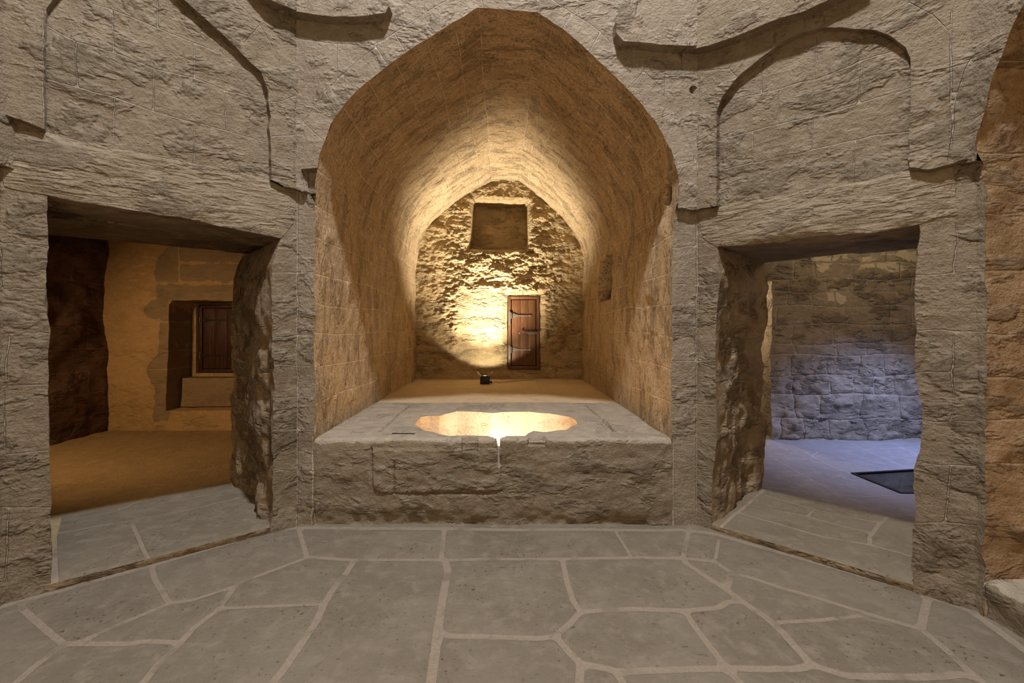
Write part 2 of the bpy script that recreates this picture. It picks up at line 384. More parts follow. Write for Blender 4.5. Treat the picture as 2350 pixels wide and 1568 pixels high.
# ------------------------------------------------------------------ floor
base = [(-40, 1397), (0, 1385), (350, 1290), (620, 1212), (680, 1204), (1180, 1208), (1560, 1209), (1640, 1219), (2090, 1345), (2230, 1395), (2350, 1482), (2450, 1560)]
FL = [
 ([(x, y+7) for x, y in base], .024),
 ([(685, 1212), (705, 1278)], .017), ([(1020, 1212), (1012, 1283)], .018), ([(1410, 1215), (1450, 1280)], .012), ([(1582, 1212), (1568, 1280)], .017), ([(1650, 1238), (1641, 1289)], .012),
 ([(709, 1277), (800, 1283), (1012, 1284), (1290, 1283), (1450, 1280), (1568, 1281), (1641, 1289), (1680, 1316), (1723, 1326), (1786, 1348), (1889, 1376), (1976, 1403), (2007, 1413), (2062, 1429), (2113, 1443), (2165, 1486), (2216, 1533), (2259, 1568), (2330, 1630)], .018),
 ([(2128, 1375), (2113, 1441)], .020),
 ([(1568, 1281), (1574, 1293), (1621, 1324), (1664, 1352), (1708, 1384), (1759, 1419), (1794, 1450), (1842, 1502), (1861, 1525), (1944, 1549), (2102, 1553), (2212, 1547)], .021),
 ([(1680, 1316), (1668, 1350)], .02), ([(1794, 1429), (1877, 1423), (1976, 1413)], .014),
 ([(1332, 1405), (1383, 1402), (1451, 1399), (1574, 1403), (1649, 1395), (1668, 1383), (1700, 1380)], .019),
 ([(1574, 1407), (1597, 1443), (1633, 1490), (1664, 1532), (1700, 1568), (1760, 1640)], .018),
 ([(1550, 1537), (1664, 1535), (1826, 1535), (1861, 1527)], .020),
 ([(1020, 1284), (1028, 1308), (1016, 1372), (1005, 1445), (998, 1500), (989, 1568), (975, 1660)], .024),
 ([(1291, 1285), (1300, 1331), (1314, 1377), (1332, 1405)], .018),
 ([(1332, 1406), (1309, 1431), (1273, 1461), (1236, 1466), (1108, 1461), (1030, 1459), (1005, 1445)], .019),
 ([(1277, 1463), (1305, 1496), (1332, 1523), (1383, 1532), (1419, 1541), (1550, 1537)], .020),
 ([(1332, 1523), (1330, 1568), (1325, 1680)], .020), ([(1413, 1541), (1430, 1568), (1480, 1660)], .018),
 ([(812, 1286), (792, 1317), (760, 1358), (742, 1390), (723, 1431), (691, 1477), (650, 1537), (625, 1568), (560, 1660)], .021),
 ([(709, 1277), (646, 1301), (552, 1336), (540, 1344), (445, 1376), (394, 1383), (335, 1407), (197, 1466)], .015),
 ([(345, 1290), (355, 1328), (387, 1382)], .016),
 ([(540, 1344), (516, 1376), (500, 1399), (441, 1443), (414, 1474), (363, 1521), (327, 1568), (250, 1660)], .017),
 ([(500, 1397), (591, 1391), (745, 1385)], .013),
 ([(146, 1477), (296, 1476), (335, 1470), (414, 1472)], .017),
 ([(47, 1378), (52, 1395), (87, 1427), (146, 1478), (79, 1529), (33, 1568), (-80, 1650)], .017),
]
FL = [(GL(l), w) for l, w in FL]
crn = gp(620, 1780)
for k in range(5):      # joints under and behind the camera
    y = 1.45-0.62*k; FL.append(([(-3.0, y), (-1.1, y+.05), (0.6, y-.03), (2.7, y+.04)], .02))
    for j in range(5):
        x = -2.3+j*0.95+(0.45 if k % 2 else 0); FL.append(([(x, y), (x+.08, y-0.62)], .02))
octo = [tuple(LC+[0, .12]), tuple(RC+[0, .12]), (RE[0]+.15, RE[1]+.15), (RE[0]+.15, -0.66), (1.45, -1.85), (-1.6, -1.85), (LE[0]-.2, -.66), (LE[0]-.2, LE[1]+.15)]
JL = FL
def floor_h(V, P):
    d = np.full(len(V), 1.0)
    for l, w in JL: d = np.minimum(d, segdist(V, l)-w)
    return 0.005*smooth(0.0, 0.03, d)+0.004*fbm(P, 2.0, 3, 5)-0.004
fl = surf('floor', octo, zplane(0), M_FLOOR, lines=FL, sp=0.03, rough=0.0, hf=floor_h,
          fine=lambda G: (G[:, 1] > 1.35) | ((rng.random(len(G)) < 0.04)))
struct(fl)

# ------------------------------------------------------------------ front wall with its pointed arch
PROF = [(722, 1207), (722, 1008), (722, 760), (722, 470), (728, 430), (740, 355), (762, 295), (800, 240), (838, 203), (900, 155), (960, 112), (1056, 52), (1097, 29), (1235, 36), (1290, 75), (1350, 128), (1440, 212), (1500, 285), (1535, 350), (1549, 410), (1552, 470), (1543, 560), (1541, 760), (1541, 1008), (1541, 1207)]
prof = FRONT.L(PROF); prof[0] = (prof[0][0], -0.02); prof[-1] = (prof[-1][0], -0.02)
P2 = 0.048; E = 0.004; P3 = 0.09
def chips(x): return x
front_outer = [(LC[0]-.07, -0.02), (RC[0]+.07, -0.02), (RC[0]+.07, TOP), (LC[0]-.07, TOP)]
L2F = FRONT.L([(560, 430), (680, 436), (700, 444), (712, 442), (750, 441), (1157, 441), (1157, 483), (1500, 483), (1562, 482), (1575, 486), (1600, 487), (1700, 480), (1900, -700), (400, -700)])
L3FL = FRONT.L([(560, 60), (680, 55), (720, 60), (780, 66), (850, 64), (895, 58), (903, 42), (893, 15), (870, -30), (840, -120), (560, -120)])
L3FR = FRONT.L([(1700, 136), (1600, 132), (1500, 128), (1420, 119), (1406, 102), (1404, 75), (1420, 30), (1445, -10), (1500, -120), (1700, -120)])
FJ = [
 [(591, 63), (677, 96), (780, 109), (854, 115), (894, 97)], [(680, 60), (680, 96)], [(674, 348), (700, 293), (748, 220), (817, 157), (890, 97), (974, 44), (1029, 11), (1080, -20), (1250, -20), (1264, 7), (1359, 70), (1450, 150), (1513, 210), (1550, 279), (1580, 340), (1594, 400), (1598, 480)],
 [(824, 216), (791, 179)], [(894, 159), (866, 117)], [(934, 128), (909, 86)], [(1000, 88), (974, 44)], [(779, 262), (750, 222)], [(745, 330), (704, 290)],
 [(854, 60), (854, 115)], [(976, 4), (976, 44)], [(779, 110), (779, 190)],
 [(1459, 117), (1459, 161)], [(1562, 121), (1562, 178)], [(1521, 182), (1610, 178)], [(1327, 4), (1327, 40)], [(1521, 182), (1521, 218)], [(1350, 128), (1375, 82)], [(1440, 212), (1470, 175)], [(1500, 285), (1540, 262)], [(1290, 75), (1310, 38)],
 [(1110, 26), (1100, -20)], [(1235, 34), (1240, -20)], [(1539, 390), (1590, 372)],
 [(625, 625), (726, 625)], [(625, 776), (726, 769)], [(625, 839), (726, 839)], [(625, 913), (726, 908)], [(625, 987), (726, 983)], [(625, 1080), (726, 1085)],
 [(1530, 829), (1642, 827)], [(1530, 928), (1645, 930)], [(1530, 993), (1642, 995)], [(1530, 655), (1600, 652)], [(1530, 570), (1600, 565)], [(1530, 745), (1600, 748)],
]
hole1 = [(1585+9*math.cos(a*math.pi/6), 213+9*math.sin(a*math.pi/6)) for a in range(12)]
fw = surf('wall_front', front_outer, FRONT.map, M_FRONT, holes=[prof], lines=[(FRONT.L(l), .0032) for l in FJ]+[([(LC[0]+.006, 0), (LC[0]+.006, 2.6)], .005), ([(RC[0]-.006, 0), (RC[0]-.006, 2.4)], .004),
     (FRONT.L([(718, 1000), (718, 1207)]), .008), (FRONT.L([(1545, 1003), (1545, 1207)]), .007)],
     layers=[(L2F, P2, E), (L3FL, P3, E), (L3FR, P3, E), (FRONT.L(hole1), -0.25, 0.003),
             (FRONT.L([(700, 396), (745, 390), (750, 447), (722, 463), (713, 455), (708, 436), (699, 420)]), -0.075, 0.008)], sp=0.022, rough=0.012)
struct(fw)

# niche: side walls and pointed vault in one swept profile
NB = 7.5
p3 = [np.array([a, D, b]) for a, b in prof]
qs = resample(p3, 0.03, False); ql = np.concatenate([[0], np.cumsum(np.linalg.norm(np.diff(qs, axis=0), axis=1))])
LT = ql[-1]
def u_at(px, py):      # length along the profile nearest a pixel of the front arch
    x, z = FRONT.uv(px, py); return ql[np.argmin((qs[:, 0]-x)**2+(qs[:, 2]-z)**2)]
VL = []
us = [u_at(722, y) for y in (930, 850, 772, 700, 622, 545, 470)]+[u_at(*p) for p in ((733, 395), (752, 320), (790, 252), (850, 193), (915, 144), (980, 100), (1040, 62))]
usr = [u_at(1541, y) for y in (930, 850, 772, 700, 622, 545)]+[u_at(*p) for p in ((1552, 470), (1545, 395), (1522, 325), (1480, 260), (1420, 192), (1365, 142), (1310, 92), (1270, 62))]
k1, k2 = u_at(1097, 29), u_at(1235, 36)
allu = sorted(us+[k1, k2]+usr)
for i, u in enumerate(allu):
    w = .006 if u in (k1, k2) else .0055
    VL.append(([(u+0.012*math.sin(v*3+i), v) for v in np.linspace(0, 4.1, 16)], w))
r2 = np.random.default_rng(3)
for i in range(-1, len(allu)):
    a = 0 if i < 0 else allu[i]; b = LT if i+1 >= len(allu) else allu[i+1]
    if i >= 0 and abs(a-k1) < 1e-6: vs = [0.55, 0.95, 1.6, 2.4, 3.3]
    else: vs = list(np.cumsum(r2.uniform(.42, .85, 8)))
    for v in vs:
        if v < 4: VL.append(([(a, v), ((a+b)/2, v+.01), (b, v)], .006))
def uR(z): 
    m = (qs[:, 0] > 0.8) & (qs[:, 2] < 3.0); idx = np.where(m)[0]; return ql[idx[np.argmin(abs(qs[idx, 2]-z))]]
winR = [(uR(2.40), 5.46-D), (uR(2.37), 6.16-D), (uR(1.84), 6.19-D), (uR(1.82), 5.46-D), (uR(2.1), 5.42-D)]
pl1 = [(uR(2.62), .09), (uR(2.63), .24), (uR(2.50), .27), (uR(2.46), .17), (uR(2.47), .09)]
pl2 = [(uR(2.62), -0.03), (uR(2.62), .03), (uR(2.46), .03), (uR(2.46), -.03)]
lamp_hole = []
def vfront(P, v): return -P2*smooth(2.36, 2.44, P[:, 2]+np.where(P[:, 0] < 0, -.12, 0))*np.clip(1-v/0.06, 0, 1)
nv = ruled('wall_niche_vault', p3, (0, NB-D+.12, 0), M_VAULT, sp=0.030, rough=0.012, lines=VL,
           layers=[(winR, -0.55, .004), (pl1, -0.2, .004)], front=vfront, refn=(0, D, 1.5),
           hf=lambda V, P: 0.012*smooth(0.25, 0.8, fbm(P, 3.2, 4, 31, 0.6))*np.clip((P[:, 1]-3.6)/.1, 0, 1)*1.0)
struct(nv)

BACK = Plane((0, NB), (1, 0), (0, -1))
bo = [(x*1.06-0.0, EYE+(z-EYE)*1.04) for x, z in [(a, b) for a, b in prof]]
bo = [((x-(-.085))*1.04-.085, z) for x, z in prof[1:-1]]
bo = [(x, 0.5 if i in (0, len(bo)-1) else z+(.06 if z > 3 else 0)) for i, (x, z) in enumerate(bo)]
winB = BACK.L([(1090, 460), (1205, 463), (1210, 470), (1209, 560), (1203, 572), (1150, 573), (1079, 570), (1084, 520), (1086, 465)])
doorB = BACK.L([(1165, 679), (1239, 679), (1239, 848), (1165, 848)])
ledge = BACK.L([(1052, 658), (1060, 640), (1120, 637), (1235, 640), (1240, 652), (1180, 660), (1100, 664)])
smooth_area = BACK.L([(1058, 668), (1160, 668), (1160, 850), (1040, 850), (1056, 780)])
low_area = [(-1.6, 0.5), (1.5, .5), (1.5, 1.15), (-1.6, 1.15)]
def back_h(V, P):
    Q = P*np.array([1, 1, 1.9])
    r = ridged(Q+0.25*np.stack([fbm(P, 3, 2, 8)]*3, 1), 2.3, 4, 21)
    t = np.clip(0.5+0.42*fbm(Q, 3.1, 4, 41, 0.62), 0, 1)
    step = np.floor(t*4)/4; fr = t*4-np.floor(t*4); t2 = step+smooth(0.55, 1.0, fr)/4
    h = 0.085*t2+0.014*r+0.024*fbm(Q, 9, 4, 4, .65)+.02
    calm = smooth(-0.08, 0.03, sdist(V, smooth_area)); low = smooth(1.25, 0.95, P[:, 2]); near = smooth(0.10, 0.0, -sdist(V, doorB))
    wn = smooth(0.07, 0.0, -sdist(V, winB)); top = smooth(3.45, 3.75, P[:, 2])
    side = smooth(0.55, 1.2, np.abs(P[:, 0]+.08))
    h = h*(1-0.45*side)*(1-0.5*top)
    h = h*(1-.8*calm)*(1-.82*low)*(1-near)*(1-wn)+0.03*calm*(1-near)*(1-low)
    return np.maximum(h, 0)
BJ = [[(960, 815), (1000, 812), (1060, 815)], [(1240, 815), (1332, 812)], [(1005, 815), (1005, 850)], [(1240, 680), (1335, 682)], [(1296, 780), (1296, 815)], [(1086, 478), (1209, 480)],
      [(1086, 505), (1209, 505)], [(1086, 530), (1209, 531)], [(1086, 552), (1209, 554)], [(1112, 480), (1112, 505)], [(1160, 463), (1160, 480)], [(1162, 480), (1162, 505)], [(1138, 505), (1138, 530)], [(1190, 505), (1190, 530)], [(1155, 531), (1155, 552)], [(1180, 553), (1180, 572)], [(1140, 553), (1140, 572)]]
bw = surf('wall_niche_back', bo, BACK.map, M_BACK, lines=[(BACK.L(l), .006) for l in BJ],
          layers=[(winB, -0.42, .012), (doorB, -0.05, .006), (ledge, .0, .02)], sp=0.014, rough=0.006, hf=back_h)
struct(bw)

# niche floor behind the bench
def nf_h(V, P): return 0.006*fbm(P, 2.5, 3, 9)-.002
BH = 0.653
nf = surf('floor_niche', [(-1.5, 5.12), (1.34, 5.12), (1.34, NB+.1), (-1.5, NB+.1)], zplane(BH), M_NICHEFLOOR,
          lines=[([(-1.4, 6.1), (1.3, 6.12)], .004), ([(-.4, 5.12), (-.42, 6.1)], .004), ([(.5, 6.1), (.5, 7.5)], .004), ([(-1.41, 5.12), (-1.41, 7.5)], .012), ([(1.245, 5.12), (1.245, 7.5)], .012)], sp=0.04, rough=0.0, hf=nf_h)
struct(nf)

# ------------------------------------------------------------------ basin bench (top and front unrolled into one sheet)
R = 0.035; AR = math.pi*R/2; YF = D-0.002; ZT = BH
bx0, bx1 = prof[1][0]-.01, prof[-2][0]+.01
def bench_map(V):
    x, v = V[:, 0], V[:, 1]; th = np.clip(-v/R, 0, math.pi/2)
    y = np.where(v >= 0, YF+R+v, YF+R-R*np.sin(th)); z = np.where(v >= 0, ZT, ZT-R+R*np.cos(th))
    z = np.where(v < -AR, ZT-R+(v+AR), z)
    N = np.stack([np.zeros(len(V)), -np.sin(th), np.cos(th)], 1); return np.stack([x, y, z], 1), N
def bv(px, py):
    x, y = gp(px, py, ZT)
    if y >= YF+R: return (x, y-YF-R)
    x2, z2 = (px-CX)/F*YF, EYE-(py-CY)/F*YF
    if z2 <= ZT-R: return (x2, z2-ZT+R-AR)
    k = np.clip((ZT-z2)/R, 0, 1); return (x2, -AR*k)
def BL(pts): return [bv(*p) for p in pts]
rim_pts = [(1120, 998), (1075, 996), (1030, 997), (1008, 993), (995, 988), (975, 986), (962, 978), (952, 971), (958, 962), (966, 953), (985, 951), (1010, 951), (1025, 947), (1050, 941), (1080, 942), (1105, 943), (1130, 945), (1150, 943), (1180, 942), (1215, 942), (1240, 945), (1262, 946), (1285, 950), (1308, 954), (1322, 962), (1325, 970), (1310, 976), (1300, 983), (1280, 984), (1255, 988), (1238, 987), (1225, 985), (1212, 991), (1205, 997), (1162, 998)]
slot_pts = [(1162, 998), (1156, 1001), (1151, 1006), (1148, 1014), (1147, 1024), (1147.5, 1040), (1149, 1056), (1152, 1069), (1147, 1074), (1142, 1073), (1141, 1058), (1140.5, 1040), (1139.5, 1026), (1137, 1014), (1132, 1005), (1127, 1000.5), (1120, 998)]
rim = BL(rim_pts); slot = BL(slot_pts)
hole = rim+slot[1:-1]
gr = [([(872, 991), (905, 962), (940, 931), (1000, 933), (1140, 933), (1250, 932), (1342, 929), (1365, 948), (1390, 970), (1410, 991)], .010)]
fgroove = [([(853, 1030), (854, 1080), (857, 1122), (868, 1131), (930, 1134), (1060, 1134), (1120, 1134), (1150, 1128)], .006), ([(905, 1060), (905, 1130)], .003)]
mort1 = BL([(1060, 1008), (1072, 1006), (1095, 1007), (1094, 1032), (1060, 1032)]); mort2 = BL([(1213, 1007), (1251, 1004), (1253, 1017), (1240, 1020), (1218, 1017)])
mort1 = [(-.312, -.115), (-.205, -.115), (-.200, .012), (-.32, .012)]; mort2 = [(.185, -.065), (.305, -.07), (.315, .01), (.19, .02)]
fl_bottom = -(ZT-R)-AR+0.0
def bench_h(V, P):
    h = np.zeros(len(V))
    for l, w in gr: h -= 0.022*smooth(.014, .003, segdist(V, BL(l)))
    for l, w in fgroove: h -= 0.014*smooth(.012, .003, segdist(V, BL(l)))
    front = smooth(-.02, -.12, V[:, 1])
    # lower band left of centre steps back a little, ragged foot
    h += front*(0.012*fbm(P*np.array([1, 1, 1.6]), 3.0, 4, 12, .6)+0.006*fbm(P, 16, 3, 6))
    panel = sdist(V, BL([(855, 1030), (1150, 1030), (1150, 1126), (870, 1131), (857, 1122)]))
    h += 0.012*smooth(-.004, .006, panel)
    leftblk = front*smooth(-.004, .004, sdist(V, BL([(722, 1010), (850, 1012), (850, 1080), (800, 1100), (722, 1090)])))
    h += 0.006*leftblk
    h -= front*0.03*smooth(0.16, 0.0, P[:, 2])*(0.6+0.8*np.clip(fbm(P, 4, 3, 14), -.5, 1))
    h += (1-front)*0.005*fbm(P, 2.2, 3, 15)
    sag = sdist(V, hole); h -= 0.014*smooth(-.10, -.0, sag)*(V[:, 1] > 0.02)
    return h
root = empty('basin_bench', (-.085, D+.3, 0))
tag(root, 'broad stone bench with a lit irregular basin and V slot, filling the central niche', 'basin')
def rel(o, r=root):
    o.matrix_parent_inverse = r.matrix_world.inverted() if False else o.matrix_parent_inverse
    return o
def child(o, r):            # keep world placement of meshes whose points are already in world metres
    o.parent = r; o.location = tuple(-c for c in r.location) if r.rotation_euler.z == 0 else o.location; return o
be = surf('bench_top_and_front', [(bx0, fl_bottom-.01), (bx1, fl_bottom-.01), (bx1, 5.16-YF-R), (bx0, 5.16-YF-R)], bench_map, M_BENCH, holes=[hole], patches=[[(-3, -.045), (3, -.045), (3, 3), (-3, 3)]], guides=[(BL(l), .016) for l, w in gr]+[(BL(l), .010) for l, w in fgroove],  # patch covers the top, painting light from above into its colour
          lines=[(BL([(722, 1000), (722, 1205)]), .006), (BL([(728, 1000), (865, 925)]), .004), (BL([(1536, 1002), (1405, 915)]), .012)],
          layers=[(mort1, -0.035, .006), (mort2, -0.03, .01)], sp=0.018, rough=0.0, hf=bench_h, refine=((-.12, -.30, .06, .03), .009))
child(be, root)
# basin interior: walls dropping from the rim, closed by a floor
rv = np.array(rim); Pm, Nm = bench_map(np.array(resample(rim, .02, False)))
Pm[:, 2] -= 0.014
top3 = [Pm[i] for i in range(len(Pm))]
cx0, cy0 = -0.04, 4.1
def basin_rings():
    rings = []
    for k in range(14):
        t = k/13; z = -t*0.46; ring = Pm.copy(); ring[:, 2] += z
        sw = 0.05*math.sin(t*math.pi*.6); c = np.array([cx0, cy0]); dxy = ring[:, :2]-c; ring[:, :2] = c+dxy*(1+sw*0.9)
        rings.append(ring)
    V = np.concatenate(rings); n = len(Pm); F_ = []
    V = V+np.concatenate([np.zeros((n, 3)), np.stack([0.012*fbm(V[n:], 4, 3, 50+k) for k in range(3)], 1)])
    for k in range(13):
        for i in range(n-1): F_.append((k*n+i, k*n+i+1, (k+1)*n+i+1, (k+1)*n+i))
    V = np.concatenate([V, [[cx0, cy0, Pm[0, 2]-.46]]]); c = len(V)-1
    for i in range(n-1): F_.append((13*n+i, 13*n+i+1, c))
    F_.append((13*n+n-1, 13*n, c))
    return V, F_
M_BASIN = stone('basin_inner_stone', (0.50, 0.40, 0.27), (0.56, 0.46, 0.33), (0.62, 0.52, 0.38), (0.6, 0.5, 0.38), crag=0.5)
V, F_ = basin_rings()
bi = mesh_obj('basin_bowl', V, F_, M_BASIN); child(bi, root)
# slot through the front lip
S3, _ = bench_map(np.array(resample(slot, .012, False)))
rows = []; ns = 12
for k in range(ns):
    t = k/(ns-1); q = S3.copy(); q[:, 1] = S3[:, 1]+np.clip((.652-S3[:, 2])/.03, 0, 1)*(3.64-S3[:, 1])*t
    q[:, 2] += np.where(S3[:, 2] < .60, (0.60-S3[:, 2])/0.16*0.12*min(1, t*1.8), 0); rows.append(q)
V = np.concatenate(rows); n = len(S3); F_ = [(k*n+i, (k+1)*n+i, (k+1)*n+i+1, k*n+i+1) for k in range(ns-1) for i in range(n-1)]
so = mesh_obj('drain_slot', V, F_, M_BENCH); child(so, root)

# ------------------------------------------------------------------ generic box helper
def box_bm(bm, lo, hi, bev=0.0, seg=2):
    r = bmesh.ops.create_cube(bm, size=1); vs = r['verts']
    for v in vs: v.co = Vector([lo[i]+(v.co[i]+.5)*(hi[i]-lo[i]) for i in range(3)])
    if bev > 0:
        es = list({e for v in vs for e in v.link_edges})
        bmesh.ops.bevel(bm, geom=es, offset=bev, segments=seg, affect='EDGES', profile=.5)
def bm_obj(name, bm, mat, parent=None, smooth_=True, angle=35):
    me = bpy.data.meshes.new(name); bm.to_mesh(me); bm.free()
    for p in me.polygons: p.use_smooth = smooth_
    me.set_sharp_from_angle(angle=math.radians(angle)); me.materials.append(mat)
    o = link(bpy.data.objects.new(name, me)); o.parent = parent; return o
def boxo(name, lo, hi, mat, parent=None, bev=0.003):
    bm = bmesh.new(); box_bm(bm, lo, hi, bev); return bm_obj(name, bm, mat, parent)
def prism(name, pts, y0, y1, mat, parent=None, bev=0.0015):   # outline in x,z between two depths
    bm = bmesh.new(); a = [bm.verts.new((x, y0, z)) for x, z in pts]; b = [bm.verts.new((x, y1, z)) for x, z in pts]
    n = len(pts); bm.faces.new(a); bm.faces.new(b[::-1])
    for i in range(n): bm.faces.new((a[i], b[i], b[(i+1) % n], a[(i+1) % n]))
    bmesh.ops.recalc_face_normals(bm, faces=bm.faces)
    if bev: bmesh.ops.bevel(bm, geom=list(bm.edges), offset=bev, segments=1, affect='EDGES')
    return bm_obj(name, bm, mat, parent)
def tube(name, pts, r, mat, parent=None, seg=10):
    cu = bpy.data.curves.new(name, 'CURVE'); cu.dimensions = '3D'; cu.bevel_depth = r; cu.bevel_resolution = 3; cu.use_fill_caps = True
    sp_ = cu.splines.new('NURBS' if len(pts) > 3 else 'POLY'); sp_.points.add(len(pts)-1)
    for p, q in zip(sp_.points, pts): p.co = (*q, 1)
    if len(pts) > 3: sp_.use_endpoint_u = True; sp_.order_u = 3
    o = bpy.data.objects.new(name, cu); link(o)
    dg = bpy.context.evaluated_depsgraph_get(); me = bpy.data.meshes.new_from_object(o.evaluated_get(dg)); me.name = name
    bpy.data.objects.remove(o); me.materials.clear(); me.materials.append(mat)
    o2 = link(bpy.data.objects.new(name, me)); o2.parent = parent
    for p in me.polygons: p.use_smooth = True
    return o2

# iron strip lying in the bench top
x0, y0 = gp(900, 996, ZT); x1, y1 = gp(952, 996, ZT)
st = boxo('iron_strip', (x0, y0-.012, ZT-.004), (x1, y0+.006, ZT+.006), M_BLACK, None, .002)
tag(st, 'thin dark iron strip set in the bench top left of the lit basin', 'strip')

# ------------------------------------------------------------------ diagonal walls with doorways
def diag(W, side, length, lintel_px, door_px, jambs, L2s, L3, panel_holes, J, T, sp=0.02, extra_layers=()):
    lint = W.L(lintel_px)
    door = W.L(door_px); door = [(u, z) if z > 0.25 else (u, -0.02) for u, z in door]
    outer = [(-.07, -.02), (length+.0, -.02), (length+.0, TOP), (-.07, TOP)]
    layers = [(W.L(l), P2, E, [W.L(q) for q in panel_holes]) for l in L2s]+[(W.L(l), P3, E) for l in L3]+[(W.L(l), p, e) for l, p, e in extra_layers]
    w = surf('wall_'+side, outer, W.map, M_WALL, holes=[door, lint], lines=[(W.L(l), .0032) for l in J], layers=layers, sp=sp, rough=0.012)
    struct(w)
    return lint, door
# left
LJ = [[(212, 7), (252, 20), (358, 63), (445, 98), (511, 124)], [(110, 61), (176, 96), (272, 123), (352, 158), (445, 179), (518, 206), (610, 229)],
      [(110, 181), (176, 199), (262, 222), (352, 254), (448, 282), (518, 300), (614, 329)],
      [(259, 23), (259, 116)], [(362, 3), (362, 61)], [(510, 71), (510, 123)], [(176, 98), (176, 198)], [(353, 159), (353, 254)], [(446, 98), (446, 179)], [(518, 206), (518, 300)], [(263, 226), (263, 324)], [(447, 282), (447, 382)],
      [(100, 33), (101, 285)], [(531, 3), (591, 63), (641, 139), (664, 199), (672, 232), (672, 425)], [(561, 100), (591, 66)], [(617, 240), (668, 225)], [(618, 320), (672, 318)],
      [(0, 559), (105, 569)], [(0, 667), (105, 664)], [(0, 768), (105, 767)], [(0, 887), (109, 885)], [(0, 1046), (110, 1035)], [(0, 1165), (114, 1165)],
      [(7, 566), (5, 660)], [(16, 776), (16, 871)], [(8, 10), (8, 250)], [(10, 900), (10, 1040)], [(20, 1170), (20, 1330)],
      [(625, 625), (700, 625)], [(625, 776), (700, 771)], [(625, 839), (700, 839)], [(625, 913), (700, 908)], [(625, 987), (700, 985)], [(625, 1085), (700, 1080)]]
l_lintel = [(14, 300), (60, 302), (110, 306), (200, 330), (340, 356), (480, 385), (612, 412), (660, 440), (676, 470), (672, 510), (655, 532), (645, 545), (560, 530), (430, 500), (280, 478), (108, 446), (40, 433), (14, 426)]
l_door = [(108, 446), (110, 700), (112, 900), (116, 1150), (120, 1360), (619, 1230), (620, 1160), (628, 1060), (622, 1000), (628, 900), (625, 760), (622, 680), (624, 610), (632, 580), (645, 545), (560, 530), (430, 500), (280, 478)]
l_L2 = [(-200, 240), (0, 262), (4, 264), (60, 285), (102, 303), (108, 300), (300, 300), (500, 400), (616, 408), (618, 420), (630, 428), (675, 437), (705, 444), (760, 445), (760, -500), (-200, -900)]
l_arch = [(103, 330), (104, 200), (104, 60), (108, 30), (130, 0), (180, -60), (260, -110), (330, -80), (410, 0), (470, 52), (545, 118), (595, 170), (612, 215), (617, 270), (617, 420), (560, 415), (300, 370)]
l_L3 = [(575, -10), (600, 18), (630, 34), (680, 56), (760, 60), (760, -120), (500, -120)]
lint, ldoor = diag(LEFT, 'left', LLEN, l_lintel, l_door, None, [l_L2], [l_L3], [l_arch], LJ, TL)
# right
RJ = [[(1699, 224), (1784, 206), (1877, 178), (1974, 141), (2063, 115)], [(1655, 319), (1727, 301), (1865, 267), (1966, 239), (2087, 204)], [(1659, 388), (1752, 368), (1865, 344), (1962, 323), (2087, 299)],
      [(1872, 87), (1871, 174)], [(1976, 146), (1970, 238)], [(1748, 166), (1748, 210)], [(1786, 206), (1784, 283)], [(1865, 267), (1864, 344)], [(1728, 301), (1727, 370)], [(1963, 323), (1963, 416)],
      [(1610, 182), (1610, 243), (1604, 404), (1604, 480)], [(1618, 170), (1679, 164), (1697, 182)], [(1845, 40), (1849, 73)], [(1717, 93), (1717, 120)], [(1679, 164), (1700, 130)],
      [(2087, 16), (2140, 44), (2180, 85)], [(2184, 36), (2182, 121), (2188, 303), (2180, 370)], [(2184, 396), (2194, 485)], [(2293, 12), (2261, 89), (2217, 162), (2196, 226), (2186, 303)],
      [(2108, 630), (2189, 626)], [(2108, 758), (2262, 762)], [(2105, 856), (2185, 852)], [(2131, 965), (2260, 967)], [(2110, 1066), (2251, 1072)], [(2193, 762), (2181, 963)], [(2195, 500), (2190, 626)], [(2180, 1075), (2170, 1200)], [(2100, 1200), (2240, 1206)],
      [(1590, 655), (1649, 653)], [(1590, 829), (1642, 827)], [(1590, 928), (1645, 930)], [(1590, 993), (1642, 995)], [(1605, 655), (1602, 928)], [(1590, 1090), (1640, 1095)], [(1601, 520), (1601, 650)]]
r_lintel = [(1602, 487), (1655, 474), (1800, 446), (1960, 418), (2088, 396), (2120, 396), (2188, 384), (2196, 430), (2196, 490), (2150, 502), (2105, 514), (2040, 524), (1900, 538), (1760, 555), (1700, 562), (1645, 566), (1612, 545)]
r_door = [(2105, 514), (2103, 640), (2106, 760), (2102, 900), (2112, 930), (2118, 975), (2112, 1030), (2102, 1052), (2096, 1080), (2098, 1200), (2090, 1300), (2090, 1365), (1632, 1235), (1632, 1212), (1634, 1100), (1646, 1010), (1642, 900), (1643, 800), (1646, 700), (1652, 640), (1645, 566), (1700, 562), (1760, 555), (1900, 538), (2040, 524)]
r_L2 = [(1500, 482), (1560, 484), (1600, 487), (1648, 476), (1660, 465), (1900, 400), (2080, 380), (2092, 390), (2120, 389), (2180, 380), (2258, 360), (2400, 330), (2700, -900), (1500, -500)]
r_arch = [(1650, 520), (1650, 330), (1650, 262), (1662, 228), (1700, 180), (1752, 138), (1800, 105), (1845, 80), (1880, 72), (1950, 72), (2005, 74), (2045, 90), (2080, 118), (2091, 140), (2090, 250), (2089, 410), (1900, 445)]
r_L3 = [(1500, 132), (1600, 134), (1650, 121), (1700, 105), (1770, 78), (1850, 48), (1900, 26), (1950, 4), (2000, -30), (2000, -120), (1500, -120)]
rint, rdoor = diag(RIGHT, 'right', RLEN, r_lintel, r_door, None, [r_L2], [r_L3], [r_arch], RJ, TR)

